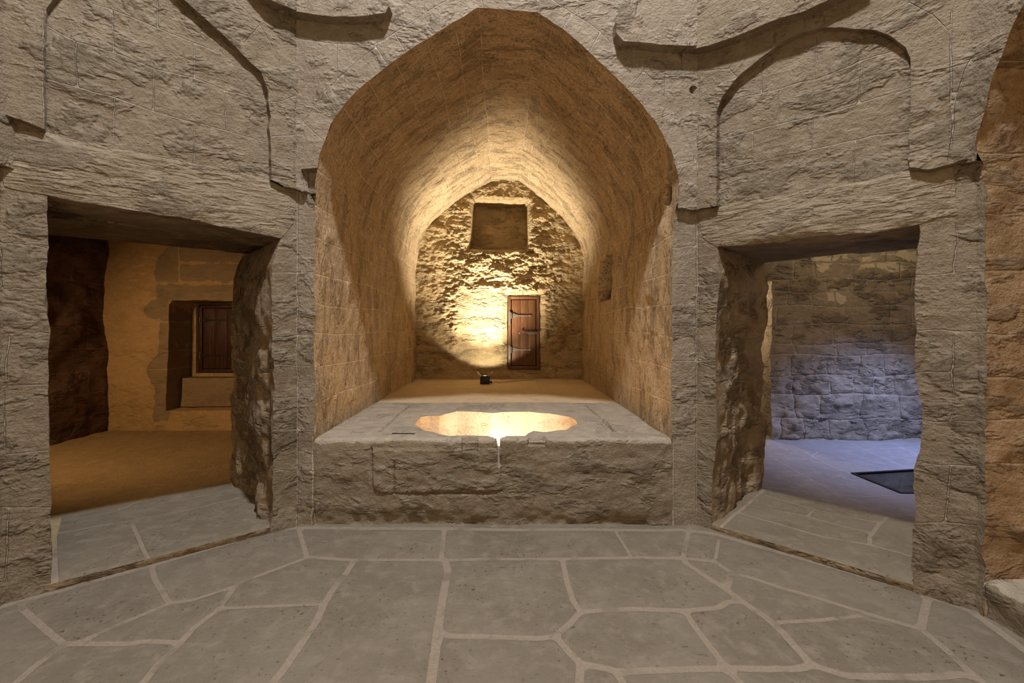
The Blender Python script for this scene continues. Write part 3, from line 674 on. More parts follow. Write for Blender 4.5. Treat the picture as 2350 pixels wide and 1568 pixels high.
def lintel(name, W, outline, depth, label, mat):
    # front face, then its outline swept back as a solid beam
    cu = np.mean(outline, axis=0); root = empty(name, tuple(W.p3(cu[0], min(z for _, z in outline))))
    tag(root, label, 'lintel')
    big = offset(outline, 0.004)
    P = 0.004
    def fm(V):
        Pp, N = W.map(V); return Pp+N*P, N
    f = surf('front_face', big, fm, mat, sp=0.02, rough=0.012, hf=lambda V, Pq: 0.010*smooth(0.0, 0.035, sdist(V, big))+0.006*fbm(Pq, 7, 3, 60)*smooth(0, .03, sdist(V, big)))
    child(f, root)
    poly = [W.p3(u, z, P) for u, z in big]; poly.append(poly[0])
    s_ = ruled('soffit', poly, (-W.n[0]*depth, -W.n[1]*depth, 0), M_REVEAL, sp=0.04, rough=0.012)
    child(s_, root)
    return root
lintel('stone_lintel', LEFT, lint, 0.5, 'long chiselled stone lintel over the left doorway to the orange room', M_LINTEL)
lintel('stone_lintel', RIGHT, rint, 0.36, 'chiselled stone lintel over the right doorway to the blue-lit room', M_LINTEL)

def passage(name, W, door, T, ztop, jamb_idx, side):
    """the two jambs and the ceiling of a doorway"""
    nv_ = (-W.n[0]*T, -W.n[1]*T, 0)
    for tagn, idx in jamb_idx:
        nv_ = (-W.n[0]*T+(W.d[0]*.16 if tagn == 'far' else 0), -W.n[1]*T+(W.d[1]*.16 if tagn == 'far' else 0), 0)
        poly = [W.p3(*door[i]) for i in idx]
        if poly[0][2] > poly[-1][2]: pass
        u = 0; zs = [0.35, .72, 1.05, 1.4, 1.75]
        L = np.concatenate([[0], np.cumsum([np.linalg.norm(poly[i+1]-poly[i]) for i in range(len(poly)-1)])])
        zz = [p[2] for p in poly]
        o_ = np.argsort(zz); lines = [([(np.interp(z, np.array(zz)[o_], L[o_]), 0.25), (np.interp(z, np.array(zz)[o_], L[o_])+.01, T)], .005) for z in zs]
        mid = W.p3((door[0][0]+door[len(door)//2+1][0])/2, 1.0)
        o = ruled('wall_%s_%s_reveal' % (side, tagn), poly, nv_, M_REVEAL, sp=0.022, rough=0.012, lines=lines, refn=mid,
                  hf=None if tagn == 'far' else lambda V, P: 0.05*smooth(0.02, 0.2, V[:, 1])*np.clip(fbm(P*np.array([1, 1, .8]), 3.0, 4, 91, .6), -.5, .8)*smooth(2.1, 1.5, P[:, 2]))
        struct(o)
passage('l', LEFT, ldoor, TL, 2.2, [('far', [0, 1, 2, 3, 4]), ('near', [5, 6, 7, 8, 9, 10, 11, 12, 13, 14])], 'left')
passage('r', RIGHT, rdoor, TR, 2.085, [('far', [0, 1, 2, 3, 4, 5, 6, 7, 8, 9, 10, 11]), ('near', [12, 13, 14, 15, 16, 17, 18, 19, 20])], 'right')

def beam(name, W, u0, u1, z0, z1, t0, t1, mat, label=None):
    pts = []
    bm = bmesh.new(); vs = []
    n = 40
    V = []; F_ = []
    for k in range(n+1):
        u = u0+(u1-u0)*k/n
        for z, t in ((z0, t0), (z0, (t0+t1)/2), (z0, t1), (z1, t1), (z1, t0)):
            V.append(W.p3(u, z, -t))
    V = np.array(V); V = vecrough(V, 0.012)
    for k in range(n):
        for j in range(5): F_.append((k*5+j, k*5+(j+1) % 5, (k+1)*5+(j+1) % 5, (k+1)*5+j))
    F_.append(tuple(range(5))); F_.append(tuple(n*5+j for j in range(5)))
    bm.free()
    return mesh_obj(name, V, F_, mat, None, {'jd': np.full(len(V), .05), 'patch': np.full(len(V), -.3)})
UN = {}; UF = {}
for W_, dd, sd_ in ((LEFT, ldoor, 'left'), (RIGHT, rdoor, 'right')):
    UN[sd_] = min(p[0] for p in dd); UF[sd_] = max(p[0] for p in dd)
for side, W, u0, u1, z, t0, t1 in (('left', LEFT, UN['left']-.15, UF['left']+.2, 2.215, .53, TL), ('right', RIGHT, UN['right']-.15, UF['right']+.2, 2.085, .40, TR)):
    o = beam('stone_beam', W, u0, u1, z, z+.3, t0, t1, M_REVEAL)
    tag(o, 'dark inner stone beam behind the lintel of the %s doorway' % side, 'beam')
    struct(beam('ceiling_%s_passage' % side, W, u0-.2, u1+.2, z+.12, z+.4, .3, TL if side == 'left' else TR, M_REVEAL))

# doorstep slabs in both doorways
def step(name, W, u0, u1, T, z, lines, label, zl):
    a = W.p3(u0, z, .004); b = W.p3(u1, z, .004); c = W.p3(u1, z, -T); d = W.p3(u0, z, -T)
    root = empty(name, tuple((a+b)/2*np.array([1, 1, 0]))); tag(root, label, 'doorstep')
    out = [tuple(p[:2]) for p in (a, b, c, d)]
    t = surf('tread', out, zplane(z), M_FLOOR2, lines=[(GL(l, z), w) for l, w in lines], sp=0.025, rough=0.0,
             hf=lambda V, P: 0.006*fbm(P, 3, 3, 3)*smooth(0, .05, sdist(V, out))-0.012*smooth(.03, 0, np.abs(((V-np.array(a[:2]))@W.n))))
    child(t, root)
    r_ = surf('riser', [(u0, -.02), (u1, -.02), (u1, z-.011), (u0, z-.011)], lambda V: (W.map(V)[0]+W.map(V)[1]*.004, W.map(V)[1]), M_REVEAL, sp=0.02, rough=0.0,
              hf=lambda V, P: -.012*smooth(.02, 0.0, P[:, 2])+.004*fbm(P, 20, 2, 2)); child(r_, root)
M_FLOOR2 = stone('doorstep_stone', (0.162, 0.132, 0.093), (0.197, 0.162, 0.117), (0.228, 0.19, 0.14), (0.30, 0.243, 0.18), crag=0.2, pits=0.7, fine=0.7, stretch=(1, 1, 1))
ZS = 0.05
step('doorstep', LEFT, UN['left']-.01, UF['left']+.01, TL*.9, ZS, [([(126, 1226), (303, 1194), (473, 1163), (552, 1143)], .012), ([(303, 1200), (343, 1290)], .014), ([(114, 1202), (272, 1175), (339, 1141)], .01), ([(272, 1171), (512, 1131)], .008), ([(122, 1215), (124, 1340)], .02)],
     'worn grey stone doorstep of two big slabs in the left doorway', ZS)
step('doorstep', RIGHT, UN['right']-.01, UF['right']+.01, TR*.95, ZS, [([(1755, 1139), (1869, 1169), (2019, 1200), (2037, 1186)], .010), ([(1719, 1159), (1853, 1186), (1991, 1222)], .009), ([(1696, 1177), (1794, 1204), (1889, 1232), (1999, 1251), (2095, 1277)], .013), ([(1869, 1169), (1853, 1186)], .01), ([(2037, 1186), (2015, 1206), (1995, 1234), (1997, 1250)], .015), ([(1650, 1212), (1755, 1125)], .015)],
     'grey stone doorstep with narrow jointed slabs in the right doorway', ZS)

# ------------------------------------------------------------------ plain sheets (unseen or dim surfaces)
def quad(name, pts, mat, n=12, rough=0.01):
    a, b, c, d = [np.array(p, float) for p in pts]; V = []; F_ = []
    for i in range(n+1):
        for j in range(n+1):
            s, t = i/n, j/n; V.append((a*(1-s)+b*s)*(1-t)+(d*(1-s)+c*s)*t)
    for i in range(n):
        for j in range(n): F_.append((i*(n+1)+j, (i+1)*(n+1)+j, (i+1)*(n+1)+j+1, i*(n+1)+j+1))
    V = vecrough(np.array(V), rough)
    o = mesh_obj(name, V, F_, mat, None, {'jd': np.full(len(V), .05), 'patch': np.full(len(V), -.3)}); return struct(o)
def wallq(name, x0, y0, x1, y1, z0, z1, mat, n=12, rough=.01): return quad(name, [(x0, y0, z0), (x1, y1, z0), (x1, y1, z1), (x0, y0, z1)], mat, n, rough)
def flatq(name, x0, y0, x1, y1, z, mat, n=12, rough=.004): return quad(name, [(x0, y0, z), (x1, y0, z), (x1, y1, z), (x0, y1, z)], mat, n, rough)

# ------------------------------------------------------------------ left room
LB = Plane((0, 6.54), (1, 0), (0, -1)); XS = -5.63
cup = LB.L([(396, 691), (640, 692), (640, 940), (381, 941), (388, 800), (389, 700)])
patches = [LB.L(p) for p in ([(410, 556), (390, 562), (365, 590), (355, 625), (360, 648), (410, 648)], [(345, 690), (330, 705), (330, 722), (350, 735), (390, 736), (388, 690)],
           [(360, 655), (362, 690), (640, 690), (640, 652)], [(368, 740), (390, 740), (388, 960), (350, 975), (355, 900), (335, 850), (345, 830), (362, 815)], [(412, 560), (640, 560), (640, 600), (412, 600)], [(412, 606), (640, 606), (640, 645), (412, 645)])]
LBJ = [[(409, 560), (412, 648)], [(412, 604), (560, 605)], [(330, 648), (560, 652)], [(340, 738), (388, 740)], [(365, 805), (388, 806)], [(340, 848), (386, 849)], [(412, 558), (560, 562)]]
lb = surf('wall_left_room_back', [(XS-.05, -.02), (-1.5, -.02), (-1.5, 3.1), (XS-.05, 3.1)], LB.map, M_PLASTER, lines=[(LB.L(l), .006) for l in LBJ], layers=[(cup, -0.57, .01)], patches=patches,
          sp=0.035, rough=0.012); struct(lb)
LS = Plane((XS, 6.54), (0, -1), (1, 0))
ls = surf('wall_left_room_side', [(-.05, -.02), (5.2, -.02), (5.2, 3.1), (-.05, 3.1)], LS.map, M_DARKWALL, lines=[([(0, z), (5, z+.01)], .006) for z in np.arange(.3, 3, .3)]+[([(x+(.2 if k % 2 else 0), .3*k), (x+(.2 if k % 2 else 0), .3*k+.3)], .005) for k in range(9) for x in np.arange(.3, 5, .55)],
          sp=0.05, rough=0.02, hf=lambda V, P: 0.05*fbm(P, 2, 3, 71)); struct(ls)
def room_outline(W, T, near, far_x, y1, ynear):
    a = W.p3(-0.1 if T < .2 else -0.4, 0, -T); b = W.p3((W.C[1]-T*W.n[1]-ynear)/(-W.d[1]), 0, -T)
    return [(near, y1), (near, a[1]+.3), (a[0], a[1]), (b[0], b[1]), (far_x, ynear), (far_x, y1)]
lro = room_outline(LEFT, .10, -1.5, XS-.1, 6.7, 2.6)
struct(surf('floor_left_room', lro, zplane(ZS-.022), M_EARTH, lines=[([(-5.6, 5.0), (-2.2, 5.05)], .004), ([(-4.3, 5.05), (-3.6, 6.5)], .004), ([(-5.2, 4.2), (-2.6, 4.3)], .004)], sp=.05, rough=.004))
struct(surf('ceiling_left_room', lro, zplane(3.0), M_PLASTER, sp=.2, rough=.01))
wallq('wall_left_room_near', XS, 2.65, lro[3][0]+.1, 2.65, 0, 3.1, M_DARKWALL)
wallq('wall_left_room_inner', -1.75, D+.9, -1.75, 6.6, 0, 3.1, M_PLASTER)
a = LEFT.p3(-.35, 0, -TL); b = LEFT.p3(UN['left'], 0, -TL); wallq('wall_left_room_door_side', a[0], a[1], b[0], b[1], 0, 3.1, M_PLASTER, 8, 0)
a = LEFT.p3(UF['left']+.15, 0, -TL); b = LEFT.p3(3.2, 0, -TL); wallq('wall_left_room_door_far', a[0], a[1], b[0], b[1], 0, 3.1, M_PLASTER, 8, 0)
a = LEFT.p3(-.35, 0, -TL); b = LEFT.p3(3.2, 0, -TL); wallq('wall_left_room_above_door', a[0], a[1], b[0], b[1], 2.24, 3.1, M_PLASTER, 8, 0)
# stone sill block inside the wall cupboard
sx0 = -4.74
sb = surf('sill_block_face', [(sx0, .33), (-3.0, .33), (-3.0, .745), (sx0+.02, .745)], lambda V: (np.stack([V[:, 0], np.full(len(V), 6.78), V[:, 1]], 1), np.tile([0, -1.0, 0], (len(V), 1))), M_PLASTER, patches=[[(-9, -9), (9, -9), (9, 9), (-9, 9)]],
          sp=.03, rough=.008, hf=lambda V, P: .012*fbm(P, 4, 3, 8))
rt = empty('sill_block', (-3.9, 6.9, .33)); tag(rt, 'plastered stone block under the dark wooden shutter in the left room', 'sill'); child(sb, rt)
sb2 = surf('sill_block_top', [(sx0+.02, 6.78), (-3.0, 6.78), (-3.0, 7.12), (sx0+.02, 7.12)], zplane(.745), M_PLASTER, patches=[[(-9, -9), (9, -9), (9, 9), (-9, 9)]], sp=.03, rough=.008); child(sb2, rt)

def shutter(x0, x1, z0, z1, y, mat, label, cat, name, hz, rootz=None):
    root = empty(name, ((x0+x1)/2, y, z0)); tag(root, label, cat)
    ox, oz = (x0+x1)/2, z0
    lx0, lx1, lz1 = x0-ox, x1-ox, z1-oz; fw_ = .048
    for lo, hi in (((lx0, -.01, 0), (lx0+fw_, .03, lz1)), ((lx1-fw_, -.01, 0), (lx1, .03, lz1)), ((lx0+fw_, -.01, 0), (lx1-fw_, .03, fw_)), ((lx0+fw_, -.01, lz1-fw_), (lx1-fw_, .03, lz1))):
        boxo('frame', lo, hi, mat, root, .003)
    boxo('gap_shade_panel', (lx0+.01, .02, .01), (lx1-.01, .028, lz1-.01), M_GAP, root, 0)  # dark sheet behind the planks, stands in for shadow in the gaps
    leaf = empty('leaf', (0, 0, 0)); leaf.parent = root
    w = lx1-lx0-2*fw_-.026; n = 3; a0 = lx0+fw_+.013
    ws = [0.36, .34, .30]; a = a0
    for k in range(n):
        b = a+w*ws[k]; boxo('plank', (a+.0012, -.004, fw_+.013), (b-.0012, .018, lz1-fw_-.013), mat, leaf, .002); a = b
    return root, lx0, lx1, lz1, a0
# dark shutter in the left room
rt, lx0, lx1, lz1, a0 = shutter(-4.66, -4.02, .80, 1.835, 7.06, M_DWOOD, 'old dark wooden shutter with iron straps in the left room wall recess', 'shutter', 'wooden_shutter', None)
for z in (.26, .80):
    h = prism('strap_hinge', [(lx0+.03, z-.02), (lx0+.10, z-.03), (lx0+.16, z-.014), (lx0+.5, z-.012), (lx0+.52, z), (lx0+.5, z+.012), (lx0+.16, z+.014), (lx0+.10, z+.03), (lx0+.03, z+.02)], -.012, -.005, M_BLACK, rt)
    tube('hinge_pin', [(lx0+.02, -.015, z-.05), (lx0+.02, -.015, z+.05)], .008, M_IRON, rt)
boxo('raised_batten', (lx0+.19, -.012, .30), (lx0+.235, -.004, .72), M_DWOOD, rt, .004)
# stone trim round the shutter
fr = empty('shutter_surround', (-4.34, 7.05, .745)); tag(fr, 'pale thin stone surround edging the dark shutter', 'surround')
for lo, hi in (((-.39, -.06, 0), (-.325, .05, 1.11)), ((-.325, -.06, 0), (.34, .05, .05)), ((-.325, -.06, 1.095), (.34, .05, 1.11))):
    boxo('stone_edge', lo, hi, M_PLASTER, fr, .006)

# ------------------------------------------------------------------ right room
RB = Plane((0, 6.0), (1, 0), (0, -1)); ZR = 0.03
opening = [(3.02, -.1), (3.46, -.1), (3.462, .5), (3.455, 1.2), (3.475, 1.6), (3.475, 2.09), (3.02, 2.09)]
RBJ = []
r3 = np.random.default_rng(12)
zc = [0.03]; 
rows_px = [1010, 962, 905, 862, 815, 790, 745, 703, 670, 640, 603, 570]
zrow = [EYE+6.0*(CY-y)/F for y in rows_px]
for i, z in enumerate(zrow):
    RBJ.append(([(x, z+.018*math.sin(x*5+i*2)) for x in np.linspace(3.3, 6.2, 12)], .009))
    if i+1 < len(zrow):
        x = 3.4+r3.uniform(.1, .4)
        while x < 6.2:
            RBJ.append(([(x, z), (x+r3.uniform(-.03, .03), zrow[i+1])], .008)); x += r3.uniform(.25, .55)
def rb_h(V, P):
    d = np.full(len(V), .05)
    for l, w in RBJ: d = np.minimum(d, segdist(V, l))
    low = smooth(1.5, .8, P[:, 2])
    return (0.006+.008*low)*smooth(0, .03, d)+(.012+.03*low)*np.clip(fbm(P*np.array([1, 1, 1.6]), 3.4, 4, 33, .65), -.7, 1)+.01
rpatch = [RB.L(p) for p in ([(1850, 560), (1858, 600), (1885, 625), (1905, 612), (1925, 596), (1975, 596), (1968, 625), (2000, 612), (2060, 625), (2110, 612), (2110, 560)], [(1895, 668), (1900, 690), (1930, 700), (1945, 692), (1925, 676), (1915, 664)])]
rb = surf('wall_right_room_back', [(2.2, -.02), (6.3, -.02), (6.3, 3.1), (2.2, 3.1)], RB.map, M_RWALL, holes=[opening], lines=RBJ, patches=rpatch, sp=0.03, rough=.010, hf=rb_h); struct(rb)
wallq('wall_far_passage', 2.6, 7.6, 4.2, 7.6, 0, 3.1, M_RWALL)
wallq('wall_far_passage_left', 2.6, 6.0, 2.6, 7.6, 0, 3.1, M_RWALL)
wallq('wall_far_passage_right', 3.5, 6.02, 3.9, 7.6, 0, 3.1, M_RWALL, 20)
flatq('ceiling_far_passage', 2.2, 5.9, 4.4, 7.7, 2.6, M_RWALL)
slab = [(1802, 1013), (1916, 1072), (1957, 1087)], [(1782, 1054), (1928, 1135), (1983, 1139), (2110, 1132)], [(1751, 1054), (1861, 1050), (1877, 1037), (1987, 1033), (2113, 1025), (2300, 1018)], [(1944, 1013), (1987, 1033), (2098, 1080)], [(2039, 1013), (2078, 1031), (2160, 1064)], [(1690, 1110), (1928, 1135)]
hatch = [gp(1957, 1087, ZR), gp(2068, 1132, ZR), (4.75, 4.05), (4.55, 4.80)]
rf_out = room_outline(RIGHT, TR-.30, 1.6, 6.3, 7.7, 2.9)
rf = surf('floor_right_room', rf_out, zplane(ZR), M_SLAB, holes=[hatch], lines=[(GL(l, ZR), .010) for l in slab], sp=0.05, rough=0.0, hf=lambda V, P: .004*fbm(P, 2, 3, 3)-.002,
          fine=lambda G: ((G[:, 0] > 2.2) & (G[:, 1] > 3.4)) | (rng.random(len(G)) < .1)); struct(rf)
struct(surf('ceiling_right_room', [(x, min(y, 6.1)) for x, y in rf_out], zplane(3.0), M_PLASTER, sp=.2, rough=.01))
wallq('wall_right_room_far', 6.2, 1.7, 6.2, 6.1, 0, 3.1, M_RWALL)
wallq('wall_right_room_inner', 1.75, D+.8, 1.75, 6.1, 0, 3.1, M_RWALL)
a = RIGHT.p3(-.4, 0, -TR); b = RIGHT.p3(UN['right'], 0, -TR); wallq('wall_right_room_door_side', a[0], a[1], b[0], b[1], 0, 3.1, M_RWALL, 8, 0)
a = RIGHT.p3(UF['right']+.15, 0, -TR); b = RIGHT.p3(2.6, 0, -TR); wallq('wall_right_room_door_far', a[0], a[1], b[0], b[1], 0, 3.1, M_RWALL, 8, 0)
a = RIGHT.p3(-.4, 0, -TR); b = RIGHT.p3(2.6, 0, -TR); wallq('wall_right_room_above_door', a[0], a[1], b[0], b[1], 2.12, 3.1, M_RWALL, 8, 0)
wallq('wall_right_room_near', rf_out[3][0]-.1, 2.95, 6.3, 2.95, 0, 3.1, M_RWALL)
# glazed pit in the floor
pit = empty('floor_hatch', (float(np.mean([p[0] for p in hatch])), float(np.mean([p[1] for p in hatch])), ZR)); tag(pit, 'dark glazed viewing hatch let into the blue-lit slab floor of the right room', 'hatch')
hv = [np.array([x, y]) for x, y in hatch]; V = [(x, y, ZR) for x, y in hv]+[(x, y, ZR-.35) for x, y in hv]
pw = resample(hv, .06, True); n = len(pw); V = [(x, y, ZR-.006) for x, y in pw]+[(x, y, ZR-.2) for x, y in pw]+[(x, y, ZR-.38) for x, y in pw]
F_ = [(k*n+i, k*n+(i+1) % n, (k+1)*n+(i+1) % n, (k+1)*n+i) for k in range(2) for i in range(n)]
cpt = np.mean(pw, axis=0); V.append((cpt[0], cpt[1], ZR-.34)); F_ += [(2*n+i, 2*n+(i+1) % n, 3*n) for i in range(n)]
child(mesh_obj('pit_lining', vecrough(np.array(V), .008), F_, M_RWALL, None, {'jd': np.full(len(V), .05), 'patch': np.full(len(V), -.3)}), pit)
inn = [np.array(p) for p in offset(hatch, -.008)]
bm = bmesh.new(); t1 = [bm.verts.new((p[0], p[1], ZR-.004)) for p in inn]; t0 = [bm.verts.new((p[0], p[1], ZR-.014)) for p in inn]
bm.faces.new(t1); bm.faces.new(t0[::-1]); [bm.faces.new((t0[i], t0[(i+1) % 4], t1[(i+1) % 4], t1[i])) for i in range(4)]
bmesh.ops.recalc_face_normals(bm, faces=bm.faces); g = bm_obj('glass_pane', bm, M_GLASS, None, False); child(g, pit)
o1 = offset(hatch, .012); i1 = offset(hatch, -.014); V = []; F_ = []
for lst, z in ((o1, ZR-.01), (o1, ZR+.006), (i1, ZR+.006), (i1, ZR-.02)):
    V += [(p[0], p[1], z) for p in lst]
for k in range(3):
    for i in range(4): F_.append((k*4+i, k*4+(i+1) % 4, (k+1)*4+(i+1) % 4, (k+1)*4+i))
child(mesh_obj('metal_frame', V, F_, M_BLACK), pit)

# ------------------------------------------------------------------ side niches of the hall (right one shows at the frame edge)
def iwan(side, x, sgn, yc, ystart):
    """opening in the wall x = const whose far jamb starts at ystart"""
    W = Plane((x, ystart), (0, -1), (-sgn, 0))
    wdt = 2*(ystart-yc)
    j = .045
    arch = [(j, -.02), (j, 2.30), (j+.005, 2.45), (.107, 2.71), (.224, 2.96), (.45, 3.30), (.8, 3.62), (wdt/2-.15, 3.88), (wdt/2+.15, 3.88), (wdt-.8, 3.62), (wdt-.45, 3.30), (wdt-.224, 2.96), (wdt-.107, 2.71), (wdt-j, 2.45), (wdt-j, -.02)]
    outer = [(-.04, -.02), (wdt+.04, -.02), (wdt+.04, TOP), (-.04, TOP)]
    w = surf('wall_'+side, outer, W.map, M_WALL, holes=[arch], sp=.05, rough=.012,
             layers=[([(-.2, 2.37), (wdt+.2, 2.37), (wdt+.2, 6), (-.2, 6)], P2, E)]); struct(w)
    p = [W.p3(u, z) for u, z in arch]
    jl = [1.5-(y-750)*2.4/1060 for y in (175, 352, 488, 615, 762, 871, 966, 1068)]
    q = resample(p, .03, False); s = np.concatenate([[0], np.cumsum(np.linalg.norm(np.diff(q, axis=0), axis=1))]); half = len(q)//2
    li = []
    for z in jl:
        u = s[:half][np.argmin(abs(q[:half, 2]-z))]; li.append(([(u, .0), (u, 2.9)], .006))
    for k, z in enumerate(jl[:-1]):
        u0 = s[:half][np.argmin(abs(q[:half, 2]-z))]; u1 = s[:half][np.argmin(abs(q[:half, 2]-jl[k+1]))]; v = .45+.22*(k % 2); li += [([(u0, v), (u1, v)], .005)]
    v_ = ruled('wall_%s_niche_vault' % side, p, (sgn*2.9, 0, 0), M_REVEAL2, sp=.03 if side == 'right_side' else .08, rough=.012, lines=li, refn=(x, yc, 1.2),
               hf=lambda V, P: .010*np.clip(fbm(P, 4, 4, 55, .6), -.4, 1)*smooth(0, .08, V[:, 1]),
               front=lambda P, v: -P2*smooth(2.34, 2.40, P[:, 2])*np.clip(1-v/.06, 0, 1)); struct(v_)
    wallq('wall_%s_niche_end' % side, x+sgn*2.85, ystart, x+sgn*2.85, ystart-wdt, 0, 4, M_VAULT)
    # raised platform
    root = empty('low_platform', (x+sgn*1.4, yc, 0)); tag(root, 'low stone platform filling the %s side niche' % ('right' if sgn > 0 else 'left'), 'platform')
    zt = .188; r = .03
    def m(V):   # unrolled top + front
        a, v = V[:, 0], V[:, 1]; th = np.clip(-v/r, 0, math.pi/2)
        xx = np.where(v >= 0, r+v, r-r*np.sin(th)); zz = np.where(v >= 0, zt, zt-r+r*np.cos(th)); zz = np.where(v < -math.pi*r/2, zt-r+(v+math.pi*r/2), zz)
        return np.stack([x+sgn*(xx-.004), ystart-a, zz], 1), np.stack([-sgn*np.sin(th), 0*th, np.cos(th)], 1)
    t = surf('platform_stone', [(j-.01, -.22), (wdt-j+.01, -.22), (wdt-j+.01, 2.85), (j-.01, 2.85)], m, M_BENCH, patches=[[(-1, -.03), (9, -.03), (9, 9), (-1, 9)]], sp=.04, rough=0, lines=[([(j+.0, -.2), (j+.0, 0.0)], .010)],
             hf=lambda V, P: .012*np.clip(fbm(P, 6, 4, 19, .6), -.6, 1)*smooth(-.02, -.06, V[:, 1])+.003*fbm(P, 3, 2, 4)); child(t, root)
M_REVEAL2 = stone('side_niche_stone', (0.255, 0.165, 0.085), (0.315, 0.21, 0.112), (0.36, 0.25, 0.145), (0.42, 0.30, 0.18), crag=1.3, fine=1.4, pits=1.8)
iwan('right_side', RE[0], 1, 0.92, RE[1])
iwan('left_side', LE[0], -1, 0.92, LE[1])
# rear half of the octagon, behind the camera
yb = -1.72; ya = 0.92*2-RE[1]; yl = .92*2-LE[1]
REARW = Plane((0, yb), (1, 0), (0, 1))
struct(surf('wall_rear', [(-1.6, -.02), (1.49, -.02), (1.49, TOP), (-1.6, TOP)], REARW.map, M_FRONT, holes=[prof], sp=.08, rough=.012))
struct(ruled('wall_rear_niche_vault', [np.array([a, yb, b]) for a, b in prof], (0, -3.5, 0), M_VAULT, sp=.10, rough=.012, refn=(0, yb, 1.5)))
wallq('wall_rear_niche_end', -1.6, yb-3.45, 1.5, yb-3.45, 0, 4.2, M_BACK)
flatq('floor_rear_niche', -1.5, yb-3.5, 1.4, yb, .02, M_NICHEFLOOR)
wallq('wall_rear_right', 1.454, yb, RE[0], ya, 0, TOP, M_WALL, 20)
wallq('wall_rear_left', -1.566, yb, LE[0], yl, 0, TOP, M_WALL, 20)
# dome with a round opening
ring = [tuple(LC), tuple(RC), tuple(RE), (RE[0], ya), (1.454, yb), (-1.566, yb), (LE[0], yl), tuple(LE)]
rg = resample(ring, .25, True); cen = np.array([-.1, .9]); V = []; F_ = []; n = len(rg); K = 16
for k in range(K+1):
    t = k/K; ang = t*math.pi/2*0.93; z = TOP-.05+2.55*math.sin(ang)/math.sin(math.pi/2*.93)
    for p in rg:
        dvec = p-cen; rr = np.linalg.norm(dvec); dirn = dvec/rr; rnd = 2.9
        r_ = (rr*(1-min(1, t*3))+rnd*min(1, t*3))*math.cos(ang) if k else rr+.08
        r_ = max(r_, .36); V.append((cen[0]+dirn[0]*r_, cen[1]+dirn[1]*r_, z))
for k in range(K):
    for i in range(n): F_.append((k*n+i, k*n+(i+1) % n, (k+1)*n+(i+1) % n, (k+1)*n+i))
struct(mesh_obj('ceiling', vecrough(np.array(V), .01), F_, M_WALL, None, {'jd': np.full(len(V), .05), 'patch': np.full(len(V), -.3)}))

# ------------------------------------------------------------------ cupboard door in the niche back wall
k = NB/F
X = lambda px: (px-CX)*k
Z = lambda py: EYE+(CY-py)*k
rt, lx0, lx1, lz1, a0 = shutter(X(1166), X(1238), Z(847), Z(680), NB+.0, M_WOOD, 'small reddish brown wooden cupboard door with iron strap hinges in the niche back wall', 'door', 'cupboard_door', None)
ox, oz = (X(1166)+X(1238))/2, Z(847)
lx = lambda c: X(1060+c/6.535)-ox
lz = lambda c: Z(660+c/6.535)-oz
for cy in (425, 935):
    hg = prism('strap_hinge', [(lx(762), lz(cy-34)), (lx(780), lz(cy-40)), (lx(800), lz(cy-26)), (lx(850), lz(cy-13)), (lx(990), lz(cy-8)), (lx(1005), lz(cy-15)), (lx(1035), lz(cy-12)), (lx(1042), lz(cy)), (lx(1030), lz(cy+13)), (lx(1005), lz(cy+14)), (lx(990), lz(cy+7)), (lx(850), lz(cy+12)), (lx(800), lz(cy+24)), (lx(775), lz(cy+38)), (lx(760), lz(cy+30))], -.020, -.006, M_IRON, rt)
    for cx_ in (780, 905, 1015):
        bm = bmesh.new(); bmesh.ops.create_uvsphere(bm, u_segments=10, v_segments=6, radius=.008)
        for v in bm.verts: v.co += Vector((lx(cx_), -.022, lz(cy)))
        bm_obj('rivet', bm, M_STEEL, hg)
    pl = prism('hinge_plate', [(lx(702), lz(cy-60)), (lx(716), lz(cy-72)), (lx(730), lz(cy-60)), (lx(734), lz(cy)), (lx(730), lz(cy+130)), (lx(716), lz(cy+150)), (lx(702), lz(cy+130)), (lx(698), lz(cy))], -.026, -.012, M_IRON, rt)
    tube('hinge_pin', [(lx(745), -.026, lz(cy-45)), (lx(745), -.026, lz(cy+45))], .010, M_IRON, pl)
lt = empty('latch', (0, 0, 0)); lt.parent = rt
tube('bolt', [(lx(880), -.045, lz(680)), (lx(1150), -.045, lz(676))], .007, M_IRON, lt)
boxo('latch_plate', (lx(985), -.018, lz(700)), (lx(1120), -.008, lz(662)), M_IRON, lt, .003)
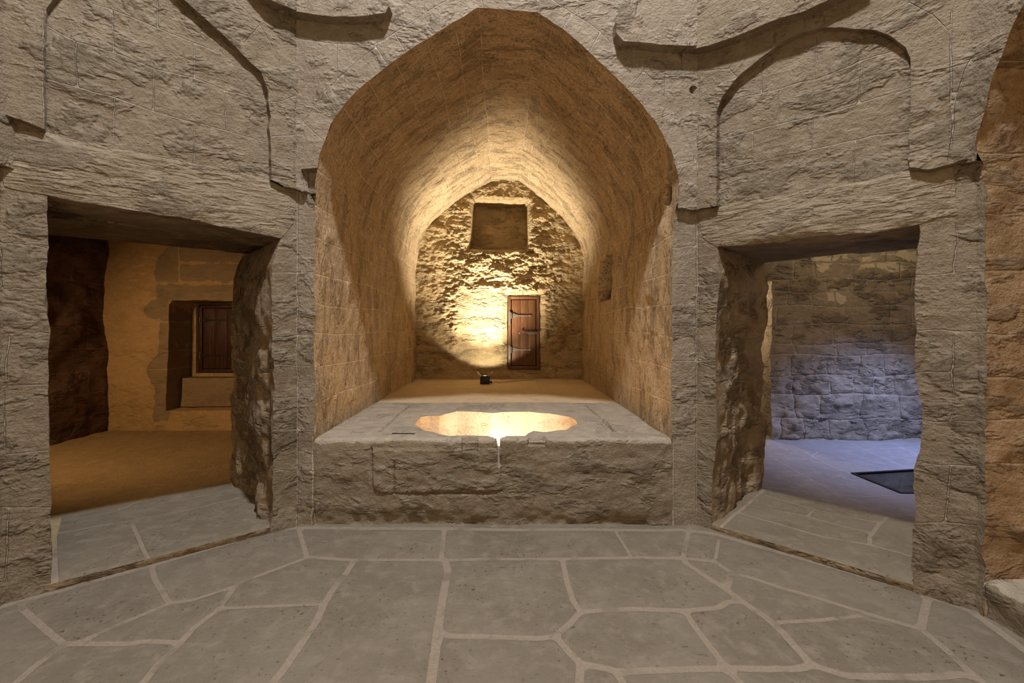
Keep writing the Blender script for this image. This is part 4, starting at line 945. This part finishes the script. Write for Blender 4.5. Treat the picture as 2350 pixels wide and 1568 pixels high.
for c in (1000, 1040, 1080, 1118):
    tube('staple', [(lx(c), -.01, lz(700)), (lx(c), -.05, lz(700)), (lx(c), -.055, lz(680)), (lx(c), -.05, lz(662)), (lx(c), -.01, lz(662))], .005, M_IRON, lt)
bm = bmesh.new(); bmesh.ops.create_uvsphere(bm, u_segments=14, v_segments=10, radius=.015)
for v in bm.verts: v.co += Vector((lx(865), -.07, lz(685)))
bm_obj('handle_knob', bm, M_STEEL, lt)
tube('handle', [(lx(865), -.07, lz(685)), (lx(885), -.045, lz(680))], .006, M_IRON, lt)

# ------------------------------------------------------------------ floodlight on the niche floor
fx, fy = -.285, 6.86; fl_ = empty('floodlight', (fx, fy, BH)); tag(fl_, 'small black floodlight with open barn doors on the niche floor before the back wall', 'lamp')
hs = boxo('housing', (-.07, -.05, .0), (.07, .06, .105), M_BLACK, fl_, .006)
bm = bmesh.new(); bmesh.ops.create_cone(bm, cap_ends=True, segments=28, radius1=.056, radius2=.050, depth=.014)
for v in bm.verts: v.co += Vector((0, 0, .112))
bm_obj('lens_ring', bm, M_BLACK, fl_)
bm = bmesh.new(); bmesh.ops.create_uvsphere(bm, u_segments=24, v_segments=12, radius=.042)
for v in bm.verts: v.co = Vector((v.co.x, v.co.y, v.co.z*.35+.108))
bm_obj('lens', bm, M_LENS, fl_)
for s in (-1, 1):
    bm = bmesh.new(); box_bm(bm, (-.0015, -.045, 0), (.0015, .045, .085), .0)
    th = s*math.radians(48)
    for v in bm.verts:
        x_, z_ = v.co.x, v.co.z; w_ = .55+.45*z_/.085
        v.co = Vector((s*.052+x_*math.cos(th)+z_*math.sin(th), v.co.y*w_, .118-x_*math.sin(th)+z_*math.cos(th)))
    bm_obj('barn_door', bm, M_STEEL, fl_)
cb = tube('power_cable', [(.07, .02, .02), (.12, .0, .012), (.16, .02, .035), (.19, .05, .008), (.25, .10, .008), (.34, .20, .008), (.5, .32, .008), (.75, .42, .008)], .005, M_CABLE, fl_)
tube('cable_plug', [(.068, .02, .022), (.105, .01, .018)], .014, M_BLACK, fl_)
